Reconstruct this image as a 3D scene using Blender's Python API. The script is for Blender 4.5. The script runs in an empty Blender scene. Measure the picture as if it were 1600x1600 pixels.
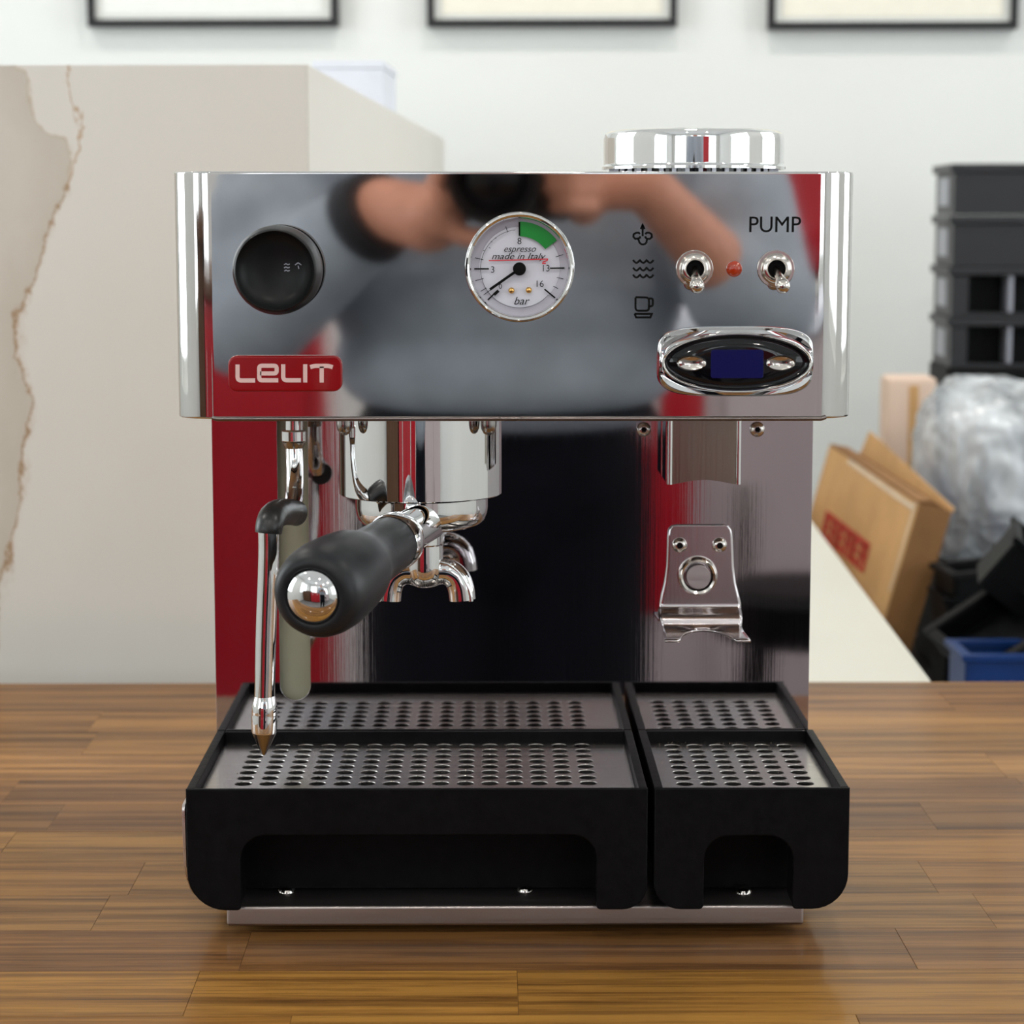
import bpy, bmesh, math, random
from mathutils import Vector, Matrix, noise
PI = math.pi
S = bpy.context.scene
COL = S.collection
random.seed(7)

# ------------------------------------------------------------------ camera
F = 3600.0                       # focal length in pixels of a 1600 px frame
HOR = 335.0                      # row of the horizon
TH = math.atan((800 - HOR) / F)
PSI = math.atan(30 / F)
TABLE = 0.90
CAM = Vector((0, -1.05, TABLE + 0.336))
RIGHT = Vector((math.cos(PSI), -math.sin(PSI), 0))
FH = Vector((math.sin(PSI), math.cos(PSI), 0))
ZV = Vector((0, 0, 1))
FWD = FH * math.cos(TH) - ZV * math.sin(TH)
UP = FH * math.sin(TH) + ZV * math.cos(TH)
cd = bpy.data.cameras.new('camera_view')
cam = bpy.data.objects.new('camera_view', cd)
COL.objects.link(cam)
cam.matrix_world = Matrix((RIGHT, UP, -FWD)).transposed().to_4x4()
cam.location = CAM
cd.sensor_width = 36
cd.lens = F / 1600 * 36
cd.clip_start = 0.002
cd.dof.use_dof = True
cd.dof.focus_distance = 1.06
cd.dof.aperture_fstop = 15
S.camera = cam
S.view_settings.view_transform = 'Standard'
S.view_settings.look = 'None'
S.view_settings.gamma = 1
S.view_settings.use_curve_mapping = False
S.view_settings.exposure = 0.1

# ------------------------------------------------------------------ daylight
w = bpy.data.worlds.new('sky'); S.world = w; w.use_nodes = True
w.node_tree.nodes['Background'].inputs[0].default_value = (0.92, 0.96, 1.0, 1)
w.node_tree.nodes['Background'].inputs[1].default_value = 0.8

RY = math.atan(140 / F)          # the room is turned a little against the machine
RROT = Matrix.Translation(CAM) @ Matrix.Rotation(-RY, 4, 'Z') @ Matrix.Translation(-CAM)

def area(name, loc, look, sx, sy, power, col=(1, 1, 1), room=True):
    d = bpy.data.lights.new(name, 'AREA'); d.shape = 'RECTANGLE'; d.size = sx; d.size_y = sy
    d.energy = power; d.color = col
    o = bpy.data.objects.new(name, d); COL.objects.link(o)
    m = Matrix.Translation(loc) @ Vector(look).to_track_quat('-Z', 'Y').to_matrix().to_4x4()
    o.matrix_world = RROT @ m if room else m
    return o

# windows: (centre x or y, width) ; all stand from z 0.95 to 2.45
WX0, WX1, WYB, WYF, CEIL = -2.5, 2.6, 2.68, -4.4, 2.9
WIN_FRONT = [(-1.55, 1.3), (0.05, 1.1), (1.6, 1.3)]
WIN_LEFT = [(-2.6, 1.6), (0.7, 1.7)]
WIN_RIGHT = [(-1.6, 1.8), (1.0, 1.4)]  # the rear one is added to brighten the back wall from the right
WZ0, WZ1 = 0.95, 2.45
DAY = (0.93, 0.97, 1.0)
for x, ww in WIN_FRONT:
    area('window_daylight', (x, WYF - 0.16, (WZ0 + WZ1) / 2), (0, 1, 0), ww, WZ1 - WZ0, 13 * ww, DAY)
for y, ww in WIN_LEFT:
    area('window_daylight', (WX0 - 0.16, y, (WZ0 + WZ1) / 2), (1, 0, 0), ww, WZ1 - WZ0, (26 if y > 0 else 13) * ww, DAY)
for y, ww in WIN_RIGHT:
    area('window_daylight', (WX1 + 0.16, y, (WZ0 + WZ1) / 2), (-1, 0, 0), ww, WZ1 - WZ0, (24 if y > 0 else 11) * ww, DAY)  # stronger light goes to the added rear window
LAMPS = [(-1.3, 1.6), (0.1, 1.6), (1.5, 1.6), (-1.3, 0.1), (1.5, 0.1), (-1.3, -1.6), (0.1, -1.6), (1.5, -1.6), (-0.6, -3.1), (0.9, -3.1)]
LAMP_W = 7

# ------------------------------------------------------------------ pixels to places
def ray(px, py):
    return RIGHT * ((px - 800) / F) + UP * (-(py - 800) / F) + FWD
def P(px, py, d=None, z=None):
    r = ray(px, py)
    if d is not None:
        return CAM + r * (d / r.y)
    return CAM + r * ((z - CAM.z) / r.z)
def X(px, py, d): return P(px, py, d).x
def Z(py, d, px=780): return P(px, py, d).z

# ------------------------------------------------------------------ materials
def lin(c):
    return tuple(((v / 255) / 12.92 if v / 255 <= 0.04045 else ((v / 255 + 0.055) / 1.055) ** 2.4) for v in c) + (1,)
def newmat(name):
    m = bpy.data.materials.new(name); m.use_nodes = True
    return m, m.node_tree, m.node_tree.nodes['Principled BSDF']
def N(nt, t, **kw):
    n = nt.nodes.new(t)
    for k, v in kw.items():
        if k in ('op',): n.operation = v
        elif k.startswith('i'): n.inputs[int(k[1:])].default_value = v
        else: setattr(n, k, v)
    return n
def coords(nt, scale, kind='Object', rnd=False):
    tc = N(nt, 'ShaderNodeTexCoord'); mp = N(nt, 'ShaderNodeMapping')
    mp.inputs['Scale'].default_value = scale
    nt.links.new(tc.outputs[kind], mp.inputs['Vector'])
    if rnd:
        oi = N(nt, 'ShaderNodeObjectInfo')
        mu = N(nt, 'ShaderNodeVectorMath', operation='SCALE'); cb = N(nt, 'ShaderNodeCombineXYZ')
        for i in range(3): nt.links.new(oi.outputs['Random'], cb.inputs[i])
        mu.inputs['Scale'].default_value = 37
        nt.links.new(cb.outputs[0], mu.inputs[0]); nt.links.new(mu.outputs[0], mp.inputs['Location'])
    return mp.outputs[0]
def tex_noise(nt, vec, scale=5, detail=4, rough=0.5):
    n = N(nt, 'ShaderNodeTexNoise'); n.inputs['Scale'].default_value = scale
    n.inputs['Detail'].default_value = detail; n.inputs['Roughness'].default_value = rough
    nt.links.new(vec, n.inputs['Vector']); return n.outputs['Fac']
def ramp(nt, fac, stops):
    r = N(nt, 'ShaderNodeValToRGB'); e = r.color_ramp.elements
    while len(e) < len(stops): e.new(0.5)
    for i, (p, c) in enumerate(stops): e[i].position = p; e[i].color = c if len(c) == 4 else lin(c)
    nt.links.new(fac, r.inputs[0]); return r.outputs[0]
def bump(nt, b, fac, strength, dist=0.001):
    n = N(nt, 'ShaderNodeBump'); n.inputs['Strength'].default_value = strength; n.inputs['Distance'].default_value = dist
    nt.links.new(fac, n.inputs['Height']); nt.links.new(n.outputs[0], b.inputs['Normal'])
def mrange(nt, fac, a, b):
    n = N(nt, 'ShaderNodeMapRange'); n.inputs[3].default_value = a; n.inputs[4].default_value = b
    nt.links.new(fac, n.inputs[0]); return n.outputs[0]

def plain(name, c, rough=0.5, metal=0, var=0.06, scale=40, coat=0, bmp=0.0, spec=0.5, trans=0, ior=1.45, emit=None, es=0):
    m, nt, b = newmat(name)
    c = lin(c) if max(c) > 1 else tuple(c) + (1,)
    v = tex_noise(nt, coords(nt, (1, 1, 1)), scale, 3)
    lo = tuple(x * (1 - var) for x in c[:3]) + (1,); hi = tuple(min(1, x * (1 + var)) for x in c[:3]) + (1,)
    nt.links.new(ramp(nt, v, [(0.3, lo), (0.7, hi)]), b.inputs['Base Color'])
    b.inputs['Roughness'].default_value = rough; b.inputs['Metallic'].default_value = metal
    b.inputs['Coat Weight'].default_value = coat; b.inputs['Specular IOR Level'].default_value = spec
    b.inputs['Transmission Weight'].default_value = trans; b.inputs['IOR'].default_value = ior
    if bmp: bump(nt, b, v, bmp)
    if emit: b.inputs['Emission Color'].default_value = lin(emit); b.inputs['Emission Strength'].default_value = es
    return m

def steel(name, c=(0.62, 0.61, 0.60), rough=0.06, grain=None, gs=0.02, wave=0.0, aniso=0):
    m, nt, b = newmat(name)
    b.inputs['Base Color'].default_value = c + (1,); b.inputs['Metallic'].default_value = 1
    if grain:
        g = tex_noise(nt, coords(nt, grain), 1, 5, 0.6)
        nt.links.new(mrange(nt, g, rough * 0.6, rough * 1.5), b.inputs['Roughness'])
        bump(nt, b, g, gs, 0.0004)
    else:
        g = tex_noise(nt, coords(nt, (1, 1, 1)), 30, 2)
        nt.links.new(mrange(nt, g, rough * 0.8, rough * 1.2), b.inputs['Roughness'])
        if wave:
            g2 = tex_noise(nt, coords(nt, (1, 1, 1)), 9, 0)
            bump(nt, b, g2, wave, 0.004)
    return m

M = {}
M['mirror'] = steel('polished_steel', (0.66, 0.65, 0.645), 0.035, wave=0.05)
M['panel'] = steel('brushed_panel_steel', (0.52, 0.49, 0.505), 0.032, grain=(500, 500, 6), gs=0.02)
M['chrome'] = steel('chrome', (0.80, 0.80, 0.80), 0.03)
M['chute'] = steel('chute_steel', (0.36, 0.34, 0.28), 0.14, grain=(300, 300, 10), gs=0.05)
M['fork'] = steel('bracket_steel', (0.62, 0.58, 0.59), 0.15, grain=(500, 500, 6), gs=0.03)
M['satin'] = steel('satin_steel', (0.58, 0.55, 0.55), 0.30, grain=(8, 400, 400), gs=0.12)
M['grate'] = steel('grate_steel', (0.50, 0.47, 0.45), 0.22, grain=(12, 300, 300), gs=0.06)
M['nut'] = steel('nickel', (0.66, 0.62, 0.58), 0.14)
M['dark_nut'] = steel('dark_steel', (0.35, 0.33, 0.31), 0.18)
M['brass'] = steel('brass', (0.75, 0.45, 0.15), 0.2)
M['blackplastic'] = plain('black_plastic', (0.010, 0.010, 0.011), 0.42, var=0.25, scale=220, bmp=0.15, spec=0.3)
M['trayplastic'] = plain('tray_black_plastic', (0.004, 0.004, 0.0048), 0.45, var=0.3, scale=160, bmp=0.2, spec=0.09)
M['grip'] = plain('handle_black', (0.012, 0.013, 0.015), 0.40, var=0.2, scale=90, bmp=0.05, spec=0.3)
M['knobblack'] = plain('knob_black', (0.005, 0.0055, 0.006), 0.34, var=0.15, scale=90, spec=0.22)
M['rubber'] = plain('rubber', (0.014, 0.014, 0.014), 0.33, var=0.2, scale=90)
M['ink'] = plain('black_ink', (0.004, 0.004, 0.004), 0.6, spec=0.1)
M['lip'] = steel('lip_steel', (0.20, 0.17, 0.16), 0.3)
M['base'] = steel('base_steel', (0.40, 0.36, 0.35), 0.34, grain=(8, 400, 400), gs=0.12)
M['dial'] = plain('dial_white', (205, 205, 215), 0.45, var=0.03)
M['ring'] = plain('dial_ring', (168, 165, 176), 0.2, var=0.03)
M['green'] = plain('dial_green', (0, 128, 42), 0.4)
M['redink'] = plain('red_ink', (205, 30, 45), 0.4)
M['badge'] = plain('badge_red', (138, 2, 10), 0.3, coat=0.7, var=0.03, spec=0.15)
M['badgetext'] = plain('badge_lettering', (222, 186, 180), 0.35, var=0.02)
M['glassblack'] = plain('black_glass', (0.003, 0.003, 0.004), 0.06, var=0.1)
M['screen'] = plain('blue_screen', (1, 1, 44), 0.12, var=0.05, emit=(2, 4, 120), es=0.14)
M['orange'] = plain('orange_lens', (150, 42, 6), 0.15, coat=0.6, var=0.1, emit=(200, 55, 5), es=0.06)
M['interior'] = plain('interior_grey', (152, 150, 128), 0.6, var=0.05)
M['wall'] = plain('wall_paint', (229, 231, 229), 0.75, var=0.015, scale=3)
M['ceiling'] = plain('ceiling_paint', (234, 235, 235), 0.8, var=0.01, scale=3)
M['floor'] = plain('floor_concrete', (120, 121, 121), 0.5, var=0.15, scale=4)
M['frame'] = plain('frame_black', (12, 13, 16), 0.4)
M['paper'] = plain('paper_cream', (236, 232, 218), 0.6, var=0.02)
M['mat'] = plain('mat_white', (232, 234, 230), 0.6, var=0.02)
M['counter'] = plain('counter_cream', (212, 209, 196), 0.28, var=0.02, scale=5, coat=0.1)
M['whitebox'] = plain('white_card', (222, 226, 238), 0.5, var=0.02)
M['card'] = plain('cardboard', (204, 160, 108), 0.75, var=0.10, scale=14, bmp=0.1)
M['cardshade'] = plain('cardboard_shaded', (138, 98, 58), 0.8, var=0.12, scale=18, bmp=0.1)  # cardboard with the shade of the turned-away side put into its colour
M['tape'] = plain('packing_tape', (222, 196, 166), 0.25, var=0.06, scale=30)
M['stamp'] = plain('red_stamp', (196, 62, 48), 0.6, var=0.12, scale=60)
M['palecard'] = plain('pale_cardboard', (228, 202, 184), 0.7, var=0.06, scale=12)
M['bin'] = plain('bin_plastic', (30, 31, 35), 0.42, var=0.08, scale=30)
M['binedge'] = plain('bin_edge', (150, 153, 165), 0.3, var=0.08, scale=30)  # pale grey plastic; on the bin flanks it stands in for glare
M['deepblack'] = plain('black_crate', (5, 6, 8), 0.5, var=0.2, scale=30, spec=0.15)
M['blue'] = plain('blue_crate', (4, 46, 104), 0.4, var=0.15, scale=20)
M['bench'] = plain('dark_bench', (15, 14, 15), 0.6, var=0.1, scale=10, spec=0.2)
M['glass'] = None
M['skin'] = plain('skin', (206, 142, 116), 0.5, var=0.10, scale=35)
M['sweater'] = plain('grey_sweatshirt', (158, 165, 176), 0.9, var=0.10, scale=25, bmp=0.3)
M['cuff'] = plain('dark_cuff', (22, 22, 28), 0.8)
M['trousers'] = plain('black_trousers', (9, 10, 19), 0.85, var=0.15, scale=40, bmp=0.2, spec=0.2)
M['shoe'] = plain('shoe_black', (16, 15, 15), 0.5)
M['redlip'] = plain('lip_colour', (166, 92, 84), 0.45)
M['hair'] = plain('hair_brown', (52, 34, 22), 0.7, var=0.3, scale=80, bmp=0.4)
M['eye'] = plain('eye_white', (230, 228, 224), 0.2)
M['camblack'] = plain('camera_black', (14, 14, 15), 0.45, var=0.2, scale=120, bmp=0.2)
M['redpaint'] = plain('red_enamel', (176, 8, 32), 0.3, coat=0.6, var=0.04, scale=6)
M['darkwood'] = plain('dark_wood', (86, 56, 34), 0.5, var=0.2, scale=8)
M['lampw'] = plain('lamp_white', (255, 240, 215), 0.5, var=0.0, emit=(255, 236, 205), es=16)
M['palegrey'] = plain('pale_grey_paint', (186, 172, 174), 0.5, var=0.03, scale=5)
M['dust'] = plain('coffee_dust', (150, 130, 110), 0.9)

def glassmat():
    m, nt, b = newmat('window_glass')
    out = nt.nodes['Material Output']; nt.nodes.remove(b)
    t = N(nt, 'ShaderNodeBsdfTransparent'); g = N(nt, 'ShaderNodeBsdfGlossy'); x = N(nt, 'ShaderNodeMixShader')
    g.inputs['Roughness'].default_value = 0.02; x.inputs[0].default_value = 0.06
    t.inputs[0].default_value = (0.97, 0.98, 0.98, 1)
    nt.links.new(t.outputs[0], x.inputs[1]); nt.links.new(g.outputs[0], x.inputs[2]); nt.links.new(x.outputs[0], out.inputs[0])
    return m
M['glass'] = glassmat()
def filmmat():
    m, nt, b = newmat('plastic_film')
    out = nt.nodes['Material Output']
    n = tex_noise(nt, coords(nt, (1, 1, .45)), 15, 3, 0.5)
    b.inputs['Base Color'].default_value = lin((222, 227, 232)); b.inputs['Roughness'].default_value = 0.22
    bump(nt, b, n, 0.6, 0.02)
    t = N(nt, 'ShaderNodeBsdfTransparent'); t.inputs[0].default_value = (0.86, 0.88, 0.9, 1); x = N(nt, 'ShaderNodeMixShader')
    nt.links.new(mrange(nt, ramp(nt, n, [(0.44, (0, 0, 0, 1)), (0.60, (1, 1, 1, 1))]), 0.30, 0.88), x.inputs[0])
    nt.links.new(t.outputs[0], x.inputs[1]); nt.links.new(b.outputs[0], x.inputs[2]); nt.links.new(x.outputs[0], out.inputs[0])
    return m
M['film'] = filmmat()

def woodmat():
    m, nt, b = newmat('acacia_wood')
    oi = N(nt, 'ShaderNodeObjectInfo')
    c1 = coords(nt, (1.3, 42, 42), rnd=True); c2 = coords(nt, (9, 380, 380), rnd=True); c3 = coords(nt, (2.2, 7, 7), rnd=True)
    n1 = tex_noise(nt, c1, 2.4, 5, 0.62); n2 = tex_noise(nt, c2, 1.6, 7, 0.75); n3 = tex_noise(nt, c3, 1.5, 2)
    a = N(nt, 'ShaderNodeMath', op='MULTIPLY_ADD'); nt.links.new(n2, a.inputs[0]); a.inputs[1].default_value = 0.75; nt.links.new(n1, a.inputs[2])
    a2 = N(nt, 'ShaderNodeMath', op='MULTIPLY_ADD'); nt.links.new(n3, a2.inputs[0]); a2.inputs[1].default_value = 0.12; nt.links.new(a.outputs[0], a2.inputs[2])
    g = ramp(nt, a2.outputs[0], [(0.68, (0.20, 0.17, 0.16, 1)), (0.81, (0.50, 0.47, 0.45, 1)), (0.93, (0.76, 0.75, 0.74, 1)), (1.0, (1.05, 1.08, 1.05, 1))])
    mx = N(nt, 'ShaderNodeMix', data_type='RGBA', blend_type='MULTIPLY'); mx.inputs[0].default_value = 1
    nt.links.new(g, mx.inputs[6]); nt.links.new(oi.outputs['Color'], mx.inputs[7])
    nt.links.new(mx.outputs[2], b.inputs['Base Color'])
    nt.links.new(mrange(nt, n2, 0.36, 0.56), b.inputs['Roughness'])
    b.inputs['Specular IOR Level'].default_value = 0.14
    b.inputs['Coat Weight'].default_value = 0.18; b.inputs['Coat Roughness'].default_value = 0.13
    bump(nt, b, n2, 0.12, 0.0004)
    return m
M['wood'] = woodmat()

def stonemat():
    """cream quartz with a wavy brown vein; u = distance along the face, z = height"""
    m, nt, b = newmat('veined_quartz')
    tc = N(nt, 'ShaderNodeTexCoord'); sp = N(nt, 'ShaderNodeSeparateXYZ'); nt.links.new(tc.outputs['UV'], sp.inputs[0])
    u, v = sp.outputs[0], sp.outputs[1]
    nz = tex_noise(nt, tc.outputs['UV'], 20, 7, 0.68)
    def dist(VN):
        fc = N(nt, 'ShaderNodeFloatCurve'); nt.links.new(v, fc.inputs['Value'])
        cu = fc.mapping.curves[0]
        for i, (y, x) in enumerate(VN):
            if i == 0: cu.points[0].location = (y, x)
            elif i == len(VN) - 1: cu.points[-1].location = (y, x)
            else: cu.points.new(y, x)
        fc.mapping.update()
        wob = N(nt, 'ShaderNodeMath', op='MULTIPLY_ADD'); nt.links.new(nz, wob.inputs[0]); wob.inputs[1].default_value = 0.065
        nt.links.new(fc.outputs[0], wob.inputs[2])
        d = N(nt, 'ShaderNodeMath', op='SUBTRACT'); nt.links.new(u, d.inputs[0]); nt.links.new(wob.outputs[0], d.inputs[1])
        return d
    d = dist(VEIN2); dl = dist(VEIN)
    dl2 = N(nt, 'ShaderNodeMath', op='MULTIPLY_ADD'); nt.links.new(dl.outputs[0], dl2.inputs[0]); dl2.inputs[1].default_value = 10; dl2.inputs[2].default_value = 0.5
    line = ramp(nt, dl2.outputs[0], [(0.465, (1, 1, 1, 1)), (0.493, lin((212, 178, 140))), (0.508, (1, 1, 1, 1)), (0.9, (1, 1, 1, 1))])
    d2 = N(nt, 'ShaderNodeMath', op='MULTIPLY_ADD'); nt.links.new(d.outputs[0], d2.inputs[0]); d2.inputs[1].default_value = 10; d2.inputs[2].default_value = 0.5
    base = ramp(nt, d2.outputs[0], [(0.0, lin((204, 197, 186))), (0.475, lin((196, 188, 176))), (0.495, lin((186, 170, 148))), (0.512, lin((212, 204, 194))), (0.56, lin((219, 215, 208)))])
    cl = tex_noise(nt, tc.outputs['UV'], 5, 5, 0.6)
    cr = ramp(nt, cl, [(0.3, (0.965, 0.96, 0.95, 1)), (0.7, (1, 1, 1, 1))])
    mx = N(nt, 'ShaderNodeMix', data_type='RGBA', blend_type='MULTIPLY'); mx.inputs[0].default_value = 1
    nt.links.new(base, mx.inputs[6]); nt.links.new(cr, mx.inputs[7])
    sp2 = ramp(nt, tex_noise(nt, tc.outputs['UV'], 55, 3, 0.7), [(0.70, (1, 1, 1, 1)), (0.76, lin((222, 196, 150)))])
    left = N(nt, 'ShaderNodeMath', op='LESS_THAN'); nt.links.new(d.outputs[0], left.inputs[0]); left.inputs[1].default_value = 0
    mx2 = N(nt, 'ShaderNodeMix', data_type='RGBA', blend_type='MULTIPLY'); nt.links.new(left.outputs[0], mx2.inputs[0])
    nt.links.new(mx.outputs[2], mx2.inputs[6]); nt.links.new(sp2, mx2.inputs[7])
    mx3 = N(nt, 'ShaderNodeMix', data_type='RGBA', blend_type='MULTIPLY'); mx3.inputs[0].default_value = 1
    nt.links.new(mx2.outputs[2], mx3.inputs[6]); nt.links.new(line, mx3.inputs[7]); nt.links.new(mx3.outputs[2], b.inputs['Base Color'])
    b.inputs['Roughness'].default_value = 0.42
    return m

# ------------------------------------------------------------------ builders
ORG = {}
def origin(p):
    while p is not None:
        if p.name in ORG: return ORG[p.name]
        p = p.parent
    return Vector((0, 0, 0))
def tag(o, label=None, cat=None, group=None, kind=None):
    if label: o['label'] = label
    if cat: o['category'] = cat
    if group: o['group'] = group
    if kind: o['kind'] = kind
    return o
def thing(name, loc, label=None, cat=None, group=None, kind=None):
    o = bpy.data.objects.new(name, None); COL.objects.link(o); o.location = loc; o.empty_display_size = 0.02
    ORG[o.name] = Vector(loc)
    return tag(o, label, cat, group, kind)
def link(name, me, mat, parent=None, smooth=True, wn=False, ang=35, xf=None, org=None):
    if xf is not None: me.transform(xf)
    og = origin(parent) if parent is not None else (Vector(org) if org is not None else Vector((0, 0, 0)))
    if og.length: me.transform(Matrix.Translation(-og))
    me.name = name
    if mat is not None:
        for mm in (mat if isinstance(mat, (list, tuple)) else [mat]): me.materials.append(mm)
    if smooth:
        me.polygons.foreach_set('use_smooth', [True] * len(me.polygons)); me.set_sharp_from_angle(angle=math.radians(ang))
    o = bpy.data.objects.new(name, me); COL.objects.link(o)
    if parent is not None: o.parent = parent
    elif org is not None: o.location = org
    if wn:
        md = o.modifiers.new('normals', 'WEIGHTED_NORMAL'); md.keep_sharp = True
    me.update()
    return o
def mesh(name, vs, fs, mat, parent=None, **kw):
    me = bpy.data.meshes.new(name); me.from_pydata([tuple(v) for v in vs], [], fs); me.validate()
    bm = bmesh.new(); bm.from_mesh(me)
    if kw.pop('fixn', True): bmesh.ops.recalc_face_normals(bm, faces=bm.faces)
    bm.to_mesh(me); bm.free()
    return link(name, me, mat, parent, **kw)
def bm_box(bm, c, s, bev=0, seg=2, rot=None):
    r = bmesh.ops.create_cube(bm, size=1)
    vs = r['verts']
    bmesh.ops.scale(bm, vec=Vector(s), verts=vs)
    if bev:
        es = list({e for v in vs for e in v.link_edges})
        rr = bmesh.ops.bevel(bm, geom=es, offset=bev, segments=seg, profile=0.5, affect='EDGES')
        vs = list({v for f in rr['faces'] for v in f.verts} | {v for v in vs if v.is_valid})
    if rot is not None: bmesh.ops.transform(bm, matrix=rot.to_4x4(), verts=vs)
    bmesh.ops.translate(bm, vec=Vector(c), verts=vs)
def box(name, c, s, mat, parent=None, bev=0.001, seg=2, rot=None, **kw):
    bm = bmesh.new(); bm_box(bm, c, s, bev, seg, rot)
    me = bpy.data.meshes.new(name); bm.to_mesh(me); bm.free()
    return link(name, me, mat, parent, wn=bool(bev), **kw)
def box2(name, a, b, mat, parent=None, **kw):
    a = Vector(a); b = Vector(b)
    return box(name, (a + b) / 2, tuple(abs(x) for x in (b - a)), mat, parent, **kw)
def boxes(name, lst, mat, parent=None, bev=0.0, xf=None, **kw):
    bm = bmesh.new()
    for a, b in lst:
        a = Vector(a); b = Vector(b); bm_box(bm, (a + b) / 2, tuple(abs(x) for x in (b - a)), bev)
    me = bpy.data.meshes.new(name); bm.to_mesh(me); bm.free()
    return link(name, me, mat, parent, wn=bool(bev), xf=xf, **kw)
def frame_of(axis):
    a = Vector(axis).normalized(); t = Vector((0, 0, 1)) if abs(a.z) < 0.9 else Vector((0, 1, 0))
    u = t.cross(a).normalized(); v = a.cross(u)
    return a, u, v
def lathe(name, prof, c, axis, mat, parent=None, seg=64, sx=1, **kw):
    """prof: (radius, distance along axis)"""
    a, u, v = frame_of(axis); c = Vector(c); vs = []; fs = []; idx = []; pr2 = [prof[0]]
    for p, q in zip(prof, prof[1:]):
        dr, dh = q[0] - p[0], q[1] - p[1]; ln = math.hypot(dr, dh)
        if ln > .003 and (abs(dr) < 1e-5 or abs(dh) < 1e-5):
            e = min(.0006, ln * .1) / ln
            pr2 += [(p[0] + dr * e, p[1] + dh * e), (q[0] - dr * e, q[1] - dh * e)]
        pr2.append(q)
    prof = pr2
    for r, h in prof:
        if r < 1e-7: idx.append([len(vs)]); vs.append(c + a * h)
        else:
            idx.append(list(range(len(vs), len(vs) + seg)))
            for i in range(seg):
                t = 2 * PI * i / seg; vs.append(c + a * h + u * (r * sx * math.cos(t)) + v * (r * math.sin(t)))
    for A, B in zip(idx, idx[1:]):
        if len(A) == 1 and len(B) == 1: continue
        for i in range(seg):
            j = (i + 1) % seg
            if len(A) == 1: fs.append((A[0], B[j], B[i]))
            elif len(B) == 1: fs.append((A[i], A[j], B[0]))
            else: fs.append((A[i], A[j], B[j], B[i]))
    kw.setdefault('ang', 40)
    return mesh(name, vs, fs, mat, parent, **kw)
def smooth_path(pts, n=8):
    pts = [Vector(p) for p in pts]; out = []
    for i in range(len(pts) - 1):
        p0 = pts[max(i - 1, 0)]; p1 = pts[i]; p2 = pts[i + 1]; p3 = pts[min(i + 2, len(pts) - 1)]
        for k in range(n):
            t = k / n
            out.append(0.5 * ((2 * p1) + (p2 - p0) * t + (2 * p0 - 5 * p1 + 4 * p2 - p3) * t * t + (3 * p1 - p0 - 3 * p2 + p3) * t ** 3))
    out.append(pts[-1]); return out
def tube_geo(path, rad, seg=20, cap=True, flat=1.0):
    vs = []; fs = []; n = len(path)
    rads = rad if isinstance(rad, (list, tuple)) else [rad] * n
    prev = None
    for i, p in enumerate(path):
        t = (path[min(i + 1, n - 1)] - path[max(i - 1, 0)]).normalized()
        if prev is None: _, u, v = frame_of(t)
        else:
            u = (prev - t * prev.dot(t)).normalized(); v = t.cross(u)
        prev = u
        for k in range(seg):
            a = 2 * PI * k / seg; vs.append(p + u * (rads[i] * math.cos(a)) + v * (rads[i] * flat * math.sin(a)))
    for i in range(n - 1):
        for k in range(seg):
            j = (k + 1) % seg; fs.append((i * seg + k, i * seg + j, (i + 1) * seg + j, (i + 1) * seg + k))
    if cap: fs.append(tuple(range(seg))[::-1]); fs.append(tuple((n - 1) * seg + k for k in range(seg)))
    return vs, fs
def tube(name, path, rad, mat, parent=None, seg=20, flat=1.0, **kw):
    vs, fs = tube_geo([Vector(p) for p in path], rad, seg, True, flat)
    return mesh(name, vs, fs, mat, parent, **kw)
def merge(parts):
    V = []; Fc = []
    for vs, fs in parts:
        b = len(V); V += list(vs); Fc += [tuple(i + b for i in f) for f in fs]
    return V, Fc
def rrect(x0, x1, z0, z1, r, n=8):
    """rounded rectangle; r = radius or (bl, br, tr, tl)"""
    if not isinstance(r, (list, tuple)): r = (r,) * 4
    out = []
    for (cx, cz, a0, rr) in ((x0 + r[0], z0 + r[0], PI, r[0]), (x1 - r[1], z0 + r[1], 1.5 * PI, r[1]), (x1 - r[2], z1 - r[2], 0, r[2]), (x0 + r[3], z1 - r[3], 0.5 * PI, r[3])):
        if rr < 1e-6: out.append((cx, cz)); continue
        for i in range(n + 1):
            a = a0 + 0.5 * PI * i / n; out.append((cx + rr * math.cos(a), cz + rr * math.sin(a)))
    return out
def flat(name, loops, y, depth, mat, parent=None, bev=0.0, **kw):
    """2D loops in the XZ plane (outer, then holes), front face at y, going back by depth"""
    cu = bpy.data.curves.new(name, 'CURVE'); cu.dimensions = '2D'; cu.fill_mode = 'BOTH'
    cu.extrude = max(depth / 2 - bev, 0.00001); cu.bevel_depth = bev; cu.bevel_resolution = 2
    if bev: cu.offset = -bev
    for lp in loops:
        sp = cu.splines.new('POLY'); sp.points.add(len(lp) - 1)
        for p, (x, z) in zip(sp.points, lp): p.co = (x, z, 0, 1)
        sp.use_cyclic_u = True
    t = bpy.data.objects.new('tmp', cu)
    me = bpy.data.meshes.new_from_object(t); bpy.data.objects.remove(t)
    me.transform(Matrix(((1, 0, 0, 0), (0, 0, -1, y + depth / 2), (0, 1, 0, 0), (0, 0, 0, 1))))
    bm = bmesh.new(); bm.from_mesh(me); bmesh.ops.remove_doubles(bm, verts=bm.verts, dist=1e-6); bm.to_mesh(me); bm.free()
    return link(name, me, mat, parent, wn=True, **kw)
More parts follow.
